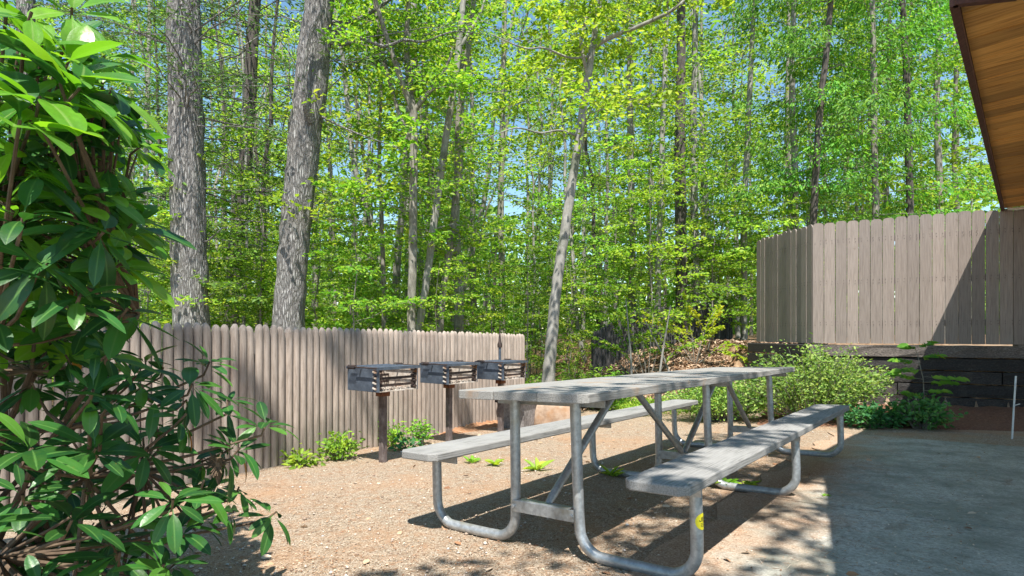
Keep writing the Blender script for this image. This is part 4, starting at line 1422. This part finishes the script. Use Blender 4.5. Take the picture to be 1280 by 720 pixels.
def rosette(name, label, pt, size, nleaf, mat=None, wr=0.34, rise=0.9, cat='weed', group=None):
    root = empty(name, (pt.x, pt.y, plane_z(pt.x, pt.y)))
    tag(root, label, cat, group)
    P = np.zeros((nleaf, 3)); A = []; L = []
    for k in range(nleaf):
        a = k * 2.4 + random.random() * .5
        A.append((math.cos(a), math.sin(a), random.uniform(0.45, rise + 0.5))); L.append(size * random.uniform(.6, 1.15))
        P[k] = (random.gauss(0, .012), random.gauss(0, .012), 0.005)
    L = np.array(L)
    Nn = np.stack([rng.normal(0, .25, nleaf), rng.normal(0, .25, nleaf), np.ones(nleaf)], 1)
    link('foliage', leaves_mesh('foliage', P, np.array(A), Nn, L, L * wr, mat or M['weed'], 0.2, 0.3), root)
    st = MB()
    for k in range(3):
        a = random.random() * 6.28
        st.tube([(0, 0, 0), (0.01 * math.cos(a), 0.01 * math.sin(a), size * 0.25)], [0.003, 0.002], 4)
    st.build('stem', M['weed'], root)
    return root


rosette('dandelion', 'leafy dandelion clump right of the near left table leg', gpx(670, 588), 0.13, 13)
rosette('dandelion', 'leafy weed rosette under the left bench, left of its row', gpx(590, 579), 0.10, 12)
rosette('dandelion', 'flat weed rosette between the two other weeds beyond the left bench', gpx(617, 582), 0.10, 11, rise=0.5)
rosette('weed_clump', 'weed tuft at the foot of the middle left bench upright', gpx(766, 596), 0.12, 14, rise=1.6, wr=0.2)
rosette('weed_clump', 'bright weed growing at the ground pipe under the right bench', gpx(908, 610), 0.13, 20, wr=0.5)
rosette('weed_clump', 'small weed beside the foot of the middle right bench upright', gpx(937, 610), 0.10, 12, wr=0.5)
rosette('weed_clump', 'tiny green seedling on the concrete near the joint', gpx(1030, 622), 0.05, 5, wr=0.4)
shrub('weed_clump', 'bushy green weed at the fence foot left of the first grill', tuple(gpx(424, 574))[:2], (0.17, 0.13, 0.24), 30, 520, 0.045, M['weed'], 'weed')
shrub('weed_clump', 'low leafy weed nearest the rhododendron at the fence foot', tuple(gpx(376, 582))[:2], (0.14, 0.08, 0.13), 14, 130, 0.06, M['weed'], 'weed')
shrub('weed_clump', 'upright green weed just right of the first grill post', tuple(gpx(492, 558))[:2], (0.09, 0.08, 0.24), 14, 230, 0.045, M['weed'], 'weed')
shrub('weed_clump', 'pale upright weed between the first and middle grill posts', tuple(gpx(528, 556))[:2], (0.10, 0.08, 0.28), 14, 230, 0.045, M['weed'], 'weed')
shrub('weed_clump', 'dark low weed before the pale weed between two grills', tuple(gpx(510, 562))[:2], (0.14, 0.06, 0.12), 9, 70, 0.07, M['ivy'], 'weed')
for k, (x, y, h, lab) in enumerate(((1.0, 9.2, 0.95, 'tall spiky green weed just right of the pale leaning tree'), (1.35, 9.3, 0.75, 'bushy tall weed second right of the pale leaning tree'), (0.35, 9.4, 0.65, 'bright weed growing at the fence end left of the leaning tree'), (1.75, 9.5, 0.7, 'tall weed at the left foot of the leafy bank'))):
    shrub('tall_weed', lab, (x, y), (0.22, 0.2, h), 20, 620, 0.075, M['weed'], 'weed', wr=0.28)
for k, (x, y, r_, h, lab) in enumerate(((0.62, 9.0, 0.45, 0.55, 'bright green undergrowth clump around the foot of the leaning tree'), (1.5, 9.15, 0.40, 0.5, 'bright green undergrowth clump behind the middle of the table top'))):
    shrub('undergrowth', lab, (x, y), (r_, 0.3, h), 50, 1900, 0.06, M['weed'], 'undergrowth', wr=0.35)
# ivy like cover and low yellow green shrub on the bank
n = 5200
X = rng.uniform(1.6, 4.4, n); Yg = rng.uniform(8.3, 9.5, n)
P = np.stack([X, Yg, ground_z(X, Yg) + 0.03 + 0.10 * rng.random(n)], 1)
A = rng.normal(0, 1, (n, 3)); A[:, 2] = np.abs(A[:, 2]) * 1.2
Nn = rng.normal(0, .5, (n, 3)); Nn[:, 2] += 0.8
L = rng.uniform(.04, .11, n)
tag(link('grass', leaves_mesh('grass', P, A, Nn, L, L * 0.2, M['weed'])), 'thin green grass at the foot of the bank beyond the table', 'grass', kind='stuff')


def bank_shrub(label, base, stems, mat, leaf=0.07):
    root = empty('bank_shrub', (base[0], base[1], gz(*base)))
    tag(root, label, 'shrub')
    st = MB(); parts = []
    for (dx, dy, dz) in stems:
        tip = Vector((dx, dy, dz)); midp = tip * 0.5 + Vector((0, 0, 0.18))
        st.tube([Vector((0, 0, -0.05)), midp, tip], [0.010, 0.006, 0.002], 5, cap=False)
        d = (tip - midp); L = d.length
        parts.append(spray_leaves(tuple(midp), tuple(d), L * 1.1, 70, leaf, spread=0.22))
        parts.append(spray_leaves(tuple(midp * 0.6), tuple(midp), L * 0.8, 25, leaf, spread=0.3))
    st.build('stems', M['thin_bark'], root, smooth=True)
    link('foliage', join_leaves(parts, 'foliage', mat), root)


YG = leaf_mat('yellow_green_leaf', [(0, (0.20, 0.32, 0.02)), (0.5, (0.36, 0.46, 0.03)), (1, (0.55, 0.58, 0.06))], 0.5)
bank_shrub('arching yellow green shrub on the bank left of the board fence', (3.5, 11.2), [(-1.2, -.3, .5), (-0.7, -.5, .8), (0.3, -.5, .7), (0.9, -.3, .35), (0.5, .2, 1.1), (-0.2, 0, 1.3), (0.7, -0.6, .15), (-.9, .2, 1.0)], YG)
bank_shrub('leafy multi stemmed shrub at the left end of the bank', (2.45, 10.6), [(-.5, -.1, 1.3), (0.1, -.2, 1.6), (0.5, 0, 1.4), (-.2, .1, 1.9), (0.9, -.2, .9), (-.9, -.1, .9)], M['beech'])
bank_shrub('loose leafy shrub hanging before the dark fence on the bank', (2.3, 11.6), [(-.7, -.2, .6), (-.3, -.3, 1.0), (0.3, -.3, .8), (.7, -.1, .5), (0, 0, 1.3), (-1.0, .1, .9), (.9, .1, 1.1), (1.3, -.1, .6)], M['beech'])
bank_shrub('yellow green low shrub spreading between the bank top and the wall end', (4.0, 12.0), [(-.9, -.3, .45), (0.1, -.5, .5), (-.4, -.2, .9), (.3, .1, .9), (-1.3, 0, .7)], YG)
# bare sticks on the bank
for (x, y, dx, h, lab) in ((2.55, 10.3, .25, 1.5, 'bare grey sapling stem leaning on the bank beside the leafy shrub'), (2.15, 10.4, -.12, 1.7, 'bare upright grey sapling stem at the left end of the bank'), (2.9, 10.5, -.5, 1.1, 'bare crooked stick slanting left across the bank')):
    mb = MB(); mb.tube([Vector((0, 0, -.05)), Vector((dx * .4, 0, h * .45)), Vector((dx, .05, h))], [.022, .017, .008], 7)
    o = mb.build('bare_stem', M['grey_bark'], smooth=True); o.location = (x, y, gz(x, y)); tag(o, lab, 'stem')


# ------------------------------------------------------------------ rhododendron
def rhodo_leaves(name, items, mat):
    """items: (base, axis, normal, length, width, curl). Long oval blades with a folded midrib."""
    nl, nw = 8, 4
    n = len(items)
    base = np.array([tuple(i[0]) for i in items]); A = unit(np.array([tuple(i[1]) for i in items]))
    Nn = np.array([tuple(i[2]) for i in items]); S = unit(np.cross(A, Nn)); U = np.cross(S, A)
    L = np.array([i[3] for i in items]); W = np.array([i[4] for i in items]); C = np.array([i[5] for i in items])
    V = np.zeros((n, nl + 1, nw + 1, 3))
    for i in range(nl + 1):
        t = i / nl
        prof = (0.05, 0.12, 0.62, 0.90, 1.0, 1.0, 0.90, 0.66, 0.06)[i]
        ang = C * t
        along = np.where(np.abs(C) > 1e-4, np.sin(ang) / np.where(np.abs(C) > 1e-4, C, 1), t)
        down = np.where(np.abs(C) > 1e-4, (1 - np.cos(ang)) / np.where(np.abs(C) > 1e-4, C, 1), 0)
        c = base + A * (L * along)[:, None] - U * (L * down)[:, None]
        for j in range(nw + 1):
            s = (j / nw - 0.5) * 2
            V[:, i, j] = c + S * (W * 0.5 * prof * s)[:, None] + U * (W * 0.16 * (abs(s) - 0.55 * s * s) * prof * 1.3)[:, None]
    idx = np.arange(n)[:, None] * ((nl + 1) * (nw + 1))
    faces = []
    for i in range(nl):
        for j in range(nw):
            k = i * (nw + 1) + j
            faces.append(idx + np.array([[k, k + 1, k + nw + 2, k + nw + 1]]))
    me = np_mesh(name, V.reshape(-1, 3), np.concatenate(faces), mat, True)
    att = me.attributes.new('across', 'FLOAT', 'POINT')          # 0 on the midrib, 1 at the margin
    s1 = np.abs(np.arange(nw + 1) / nw - 0.5) * 2
    att.data.foreach_set('value', np.tile(s1, n * (nl + 1)).astype(np.float32))
    return me


def midrib(m, tint):
    nt = m.node_tree
    at_ = nt.nodes.new('ShaderNodeAttribute'); at_.attribute_name = 'across'
    f = ramp(nt, at_.outputs['Fac'], [(0.0, (1, 1, 1)), (0.16, (0, 0, 0))])
    b = [n for n in nt.nodes if n.type == 'BSDF_PRINCIPLED'][0]
    src = b.inputs['Base Color'].links[0].from_socket
    nt.links.new(mix(nt, f, src, tint), b.inputs['Base Color'])


def blemish(m):
    nt = m.node_tree
    b = [n for n in nt.nodes if n.type == 'BSDF_PRINCIPLED'][0]
    src = b.inputs['Base Color'].links[0].from_socket
    v = coords(nt)
    c = mix(nt, ramp(nt, noise(nt, v, 26, 4, 0.6), [(0.35, (0, 0, 0)), (0.7, (0.55, 0.55, 0.55))]), src, (0.05, 0.12, 0.012))
    c = mix(nt, ramp(nt, noise(nt, v, 90, 3, 0.6), [(0.68, (0, 0, 0)), (0.73, (0.8, 0.8, 0.8))]), c, (0.16, 0.10, 0.02))
    nt.links.new(c, b.inputs['Base Color'])
    r = nt.nodes.new('ShaderNodeMapRange'); r.inputs[3].default_value = 0.2; r.inputs[4].default_value = 0.55
    nt.links.new(noise(nt, v, 14, 4, 0.6), r.inputs[0]); nt.links.new(r.outputs[0], b.inputs['Roughness'])
    bump(nt, b, noise(nt, v, 120, 2, 0.5), 0.25, 0.002)


blemish(M['rhodo']); blemish(M['rhodo_young_lit'])
midrib(M['rhodo'], (0.10, 0.22, 0.05)); midrib(M['rhodo_young_lit'], (0.26, 0.42, 0.10))


def rhododendron():
    R = random.Random(5)
    base = Vector((-1.85, 1.95, 0.0))
    root = empty('rhododendron', base)
    tag(root, 'large glossy dark green rhododendron bush filling the left foreground', 'rhododendron')
    xr = [(0.10, -0.95), (0.35, -0.72), (0.50, -0.68), (0.62, -0.66), (0.74, -0.70), (0.84, -0.78), (0.95, -0.98), (1.05, -1.03), (1.2, -0.97), (1.35, -0.95), (1.5, -0.97), (1.65, -0.98), (1.8, -1.0), (1.92, -1.12), (2.05, -1.35)]
    zs = [a for a, b in xr]; xs = [b for a, b in xr]
    whorls = []
    # outline shoots that the photograph shows one by one: (px, py, depth, dirx, dirz, size)
    for (px, py, Y, dx, dz, sz) in [
        (334, 528, 1.95, 0.6, 0.5, .12), (300, 560, 1.9, 0.5, 0.0, .125), (345, 640, 2.0, 0.9, 0.1, .12), (292, 640, 1.85, 0.4, -0.5, .12),
        (285, 500, 2.0, 0.2, 0.6, .10), (262, 452, 2.0, 0.5, 0.5, .11), (240, 480, 1.8, 0.5, 0.1, .14), (225, 660, 1.75, 0.3, 0.3, .13), (205, 705, 1.6, 0.4, 0.2, .14),
        (160, 385, 1.6, 0.6, 0.1, .15), (150, 330, 1.55, 0.7, 0.1, .15), (130, 290, 1.45, 0.9, 0.0, .17), (165, 280, 1.7, 0.8, 0.1, .15),
        (130, 240, 1.6, 0.5, 0.4, .14), (150, 155, 1.7, 0.6, 0.3, .13), (140, 110, 1.6, 0.6, 0.3, .14), (130, 70, 1.7, 0.4, 0.5, .13),
        (75, 80, 1.4, 0.2, 0.9, .14), (50, 120, 1.35, 0.5, 0.6, .17), (100, 110, 1.4, 0.7, 0.2, .15), (20, 95, 1.5, 0.0, 0.8, .15), (25, 150, 1.3, 0.5, 0.5, .18), (60, 60, 1.7, -0.1, 0.9, .14),
        (90, 10, 1.6, 0.3, -0.2, .14), (30, 265, 1.3, 0.3, 0.4, .16), (100, 370, 1.4, 0.6, 0.2, .15), (60, 330, 1.35, 0.7, -.3, .17), (140, 440, 1.6, 0.6, -.1, .14), (185, 560, 1.7, .4, -.2, .14), (120, 560, 1.5, .6, .1, .14), (255, 600, 1.8, .3, .3, .12), (90, 650, 1.45, .4, .2, .14), (150, 690, 1.6, .3, .3, .14), (40, 560, 1.4, .4, .1, .15)]:
        whorls.append((at(px, py, Y), Vector((dx * 0.8, R.uniform(-0.35, 0.05), dz + 0.45)).normalized(), sz, 1))
    tries = 0
    while len(whorls) < 430 and tries < 20000:
        tries += 1
        z = R.uniform(0.05, 2.02); Y = R.uniform(1.35, 2.45)
        k = max(1.0, Y / 1.75)
        lim = (np.interp(z, zs, xs) - 0.10 - 0.10 * math.exp(-((z - 1.18) / 0.2) ** 2)) * k - 0.25 * max(0, (1.55 - Y)) - R.random() ** 2 * 0.10
        X = lim - abs(R.gauss(0, 0.42)) if R.random() < 0.75 else R.uniform(-2.6, lim)
        if X < -2.7: continue
        if X > -1.35 and z < 1.05 and R.random() < 0.74: continue       # the airy lower right
        p = Vector((X, Y, z))
        if any((p - w[0]).length < 0.055 for w in whorls): continue
        out = Vector(((X + 1.85) * 0.55, (Y - 1.95) * 0.4 - 0.12, 0.62)).normalized()
        out = (out + Vector((R.gauss(0, .35), R.gauss(0, .35), R.gauss(0, .3)))).normalized()
        whorls.append((p, out, R.uniform(.10, .145), 0))
    nodes = [base + Vector((R.uniform(-.5, .75), R.uniform(-.35, .25), R.uniform(0.35, 1.35))) for k in range(26)]
    stems = MB()
    for nd in nodes:
        b = base + Vector((R.uniform(-.15, .15), R.uniform(-.12, .12), 0))
        m1 = b.lerp(nd, 0.5) + Vector((R.uniform(-.1, .1), R.uniform(-.08, .08), 0.05))
        stems.tube([b, m1, nd], [0.012, 0.010, 0.007], 7, cap=False)
    green, young, dead = [], [], []
    for wi, (p, d, size, hand) in enumerate(whorls):
        cand = sorted(nodes, key=lambda nd: (nd - p).length + (0.4 if nd.z > p.z else 0))
        nd = cand[0]
        stems.tube([nd, nd.lerp(p, .55) + Vector((0, 0, -0.03)), p - d * 0.05, p], [0.006, 0.005, 0.004, 0.0035], 6, cap=False)
        u = d.orthogonal().normalized(); v = d.cross(u)
        nlf = R.randint(7, 11)
        yng = (p.z > 1.3 and R.random() < 0.68) or (p.z > 0.9 and R.random() < 0.05)  # upper whorls mostly take the young green with sunlight in its colour
        if p.z < 1.0 and not hand: size *= 0.84
        ph = R.random() * 6.28
        droopy = R.random() < 0.3
        for k in range(nlf):
            a = ph + k * 2.399
            rad = u * math.cos(a) + v * math.sin(a)
            tilt = R.uniform(0.0, 0.65) if not droopy else R.uniform(-0.5, 0.2)
            ax = (rad * math.cos(tilt) + d * math.sin(tilt)).normalized()
            ax.z -= R.uniform(0, 0.18)
            ax.normalize()
            nrm = d * 0.8 + Vector((0, 0, 0.55)) + Vector((R.gauss(0, .2), R.gauss(0, .2), 0))
            L = size * R.uniform(.72, 1.15); W = L * (R.uniform(.34, .44) if yng else R.uniform(.23, .33))
            it = (p - d * R.uniform(0, .03) + ax * 0.012, ax, nrm, L, W, R.uniform(0.15, 0.75))
            q = R.random()
            if q < 0.010 and p.z < 1.3 and p.y > 1.55: dead.append((it[0], (ax + Vector((0, 0, -1.0))).normalized(), nrm, L * .9, W * .8, 0.6))
            elif yng and q < 0.75: young.append(it)
            else: green.append(it)
    stems.build('stems', M['rhodo_stem'], root, smooth=True)
    for nm, it, mt, lab in (('foliage', green, M['rhodo'], None), ('foliage', young, M['rhodo_young_lit'], 'young leaves of the upper shoots, sunlight put into their bright green'), ('foliage', dead, M['rhodo_dead'], 'withered orange brown leaves')):
        o = link(nm, rhodo_leaves(nm, it, mt), root)
        if lab: o['label'] = lab
    # dry brown seed head among the lower shoots
    c = at(272, 580, 1.86)
    sh = MB()
    for k in range(60):
        d = Vector((R.gauss(0, 1), R.gauss(0, 1), R.gauss(-0.3, 1))).normalized()
        sh.tube([c, c + d * R.uniform(.02, .045)], [0.003, 0.0015], 4)
    sh.tube([c + Vector((0, 0, .02)), c + Vector((0, 0, -.03)), c + Vector((.004, 0, -.065))], [0.012, 0.014, 0.003], 8)
    sh.build('seed_head', M['rhodo_stem'], root)
    for o in root.children:
        o.matrix_parent_inverse = Matrix.Translation(-base)
    return root


rhododendron()


# ------------------------------------------------------------------ tree overhead behind the camera: its limbs shade the yard
def shade_tree(label, base_xy, top, r0, arms_to, clump, prob, leafsize):
    base = Vector((*base_xy, gz(*base_xy) - .1)); top = Vector(top)
    t = [base.lerp(top, q) + Vector((random.gauss(0, .1), random.gauss(0, .1), 0)) * (0 < q < 1) for q in (0, .25, .5, .75, 1)]
    tp = [Vector(q) for q in smooth_path([tuple(p) for p in t], 5)]
    limbs = []; arms = []
    for (tx, ty, tz, h0, rr) in arms_to:
        k = min(range(len(tp)), key=lambda q: abs(tp[q].z - h0))
        st_ = tp[k]; e = Vector((tx, ty, tz)); m_ = st_.lerp(e, .5) + Vector((random.gauss(0, .15), 0, .35))
        P = [Vector(q) for q in smooth_path([tuple(st_), tuple(m_), tuple(e)], 4)]
        limbs.append((P, list(np.linspace(rr, .010, len(P))))); arms.append(P)
    root = empty('overhanging_tree', base)
    tag(root, label, 'tree')
    mbx = MB()
    bark_tube(mbx, [p - base for p in tp], list(np.linspace(r0, .04, len(tp))), 14)
    for P, r in limbs: mbx.tube([p - base for p in P], r, 7, cap=False)
    parts = []
    for P in arms:
        for k in range(clump):
            q = P[int(len(P) * random.uniform(.60, .99))] - base
            az = random.random() * 6.283; L = random.uniform(.35, .95)
            d = np.array([math.cos(az), math.sin(az), random.uniform(-.1, .4)])
            mbx.tube([q, q + Vector(d) * L * .6, q + Vector(d) * L], [.010, .007, .003], 4, cap=False)
            if random.random() < prob: parts.append(spray_leaves(tuple(q), d, L, 60, leafsize, spread=0.35))
    mbx.build('trunk', M['thin_bark'], root, smooth=True)
    link('crown', join_leaves(parts, 'crown', M['maple']), root)


random.seed(21); rng = np.random.default_rng(21)
shade_tree('broad tree behind the viewpoint spreading over the picnic table and benches', (1.6, -5.0), (1.9, -3.6, 8.5), .17,
           ((2.5, 1.5, 6.3, 4.6, .055), (1.8, 0.3, 5.8, 4.2, .05), (2.1, 1.1, 6.9, 5.4, .05), (1.0, -0.5, 5.9, 4.0, .045), (0.2, -0.5, 5.7, 3.8, .04), (2.9, 2.1, 7.4, 6.4, .045), (1.4, 1.2, 7.6, 6.8, .045)), 10, 0.72, 0.10)
random.seed(22)
shade_tree('tall tree behind the viewpoint shading the stockade fence', (-3.9, -6.5), (-3.6, -3.2, 15.0), .19,
           ((-1.9, -0.6, 12.4, 10.4, .06), (-1.0, -0.2, 12.0, 10.0, .06), (-2.8, -0.9, 12.8, 11.0, .05), (-0.3, 0.5, 13.0, 11.4, .05), (-3.4, -1.2, 11.6, 9.6, .05)), 7, 0.36, 0.12)

# ------------------------------------------------------------------ light
SUN = Vector((-0.03, 0.54, -1.0)).normalized()
sd = bpy.data.lights.new('sun', 'SUN')
sd.energy = 5.0
sd.angle = math.radians(0.55)
sd.color = (1.0, 0.955, 0.88)
so = bpy.data.objects.new('sun', sd); col.objects.link(so)
so.rotation_euler = SUN.to_track_quat('-Z', 'Y').to_euler()
so.location = (0, -10, 20)

w = bpy.data.worlds.new('World'); scene.world = w
w.use_nodes = True
nt = w.node_tree
nt.nodes.clear()
wo = nt.nodes.new('ShaderNodeOutputWorld'); bg = nt.nodes.new('ShaderNodeBackground'); sky = nt.nodes.new('ShaderNodeTexSky')
sky.sky_type = 'NISHITA'; sky.sun_disc = False
sky.sun_elevation = math.asin(-SUN.z)
sky.sun_rotation = math.atan2(-SUN.x, -SUN.y)
sky.air_density = 1.0; sky.dust_density = 0.2; sky.ozone_density = 1.0
hs = nt.nodes.new('ShaderNodeHueSaturation'); hs.inputs['Saturation'].default_value = 1.08; hs.inputs['Hue'].default_value = 0.486; hs.inputs['Value'].default_value = 1.2
nt.links.new(sky.outputs[0], hs.inputs['Color']); nt.links.new(hs.outputs[0], bg.inputs[0]); nt.links.new(bg.outputs[0], wo.inputs[0])
bg.inputs[1].default_value = 0.095

vs = scene.view_settings
vs.view_transform = 'Standard'; vs.look = 'None'; vs.exposure = 1.03; vs.gamma = 1; vs.use_curve_mapping = False
scene.cycles.max_bounces = 8
scene.cycles.transparent_max_bounces = 4
scene.cycles.use_denoising = True
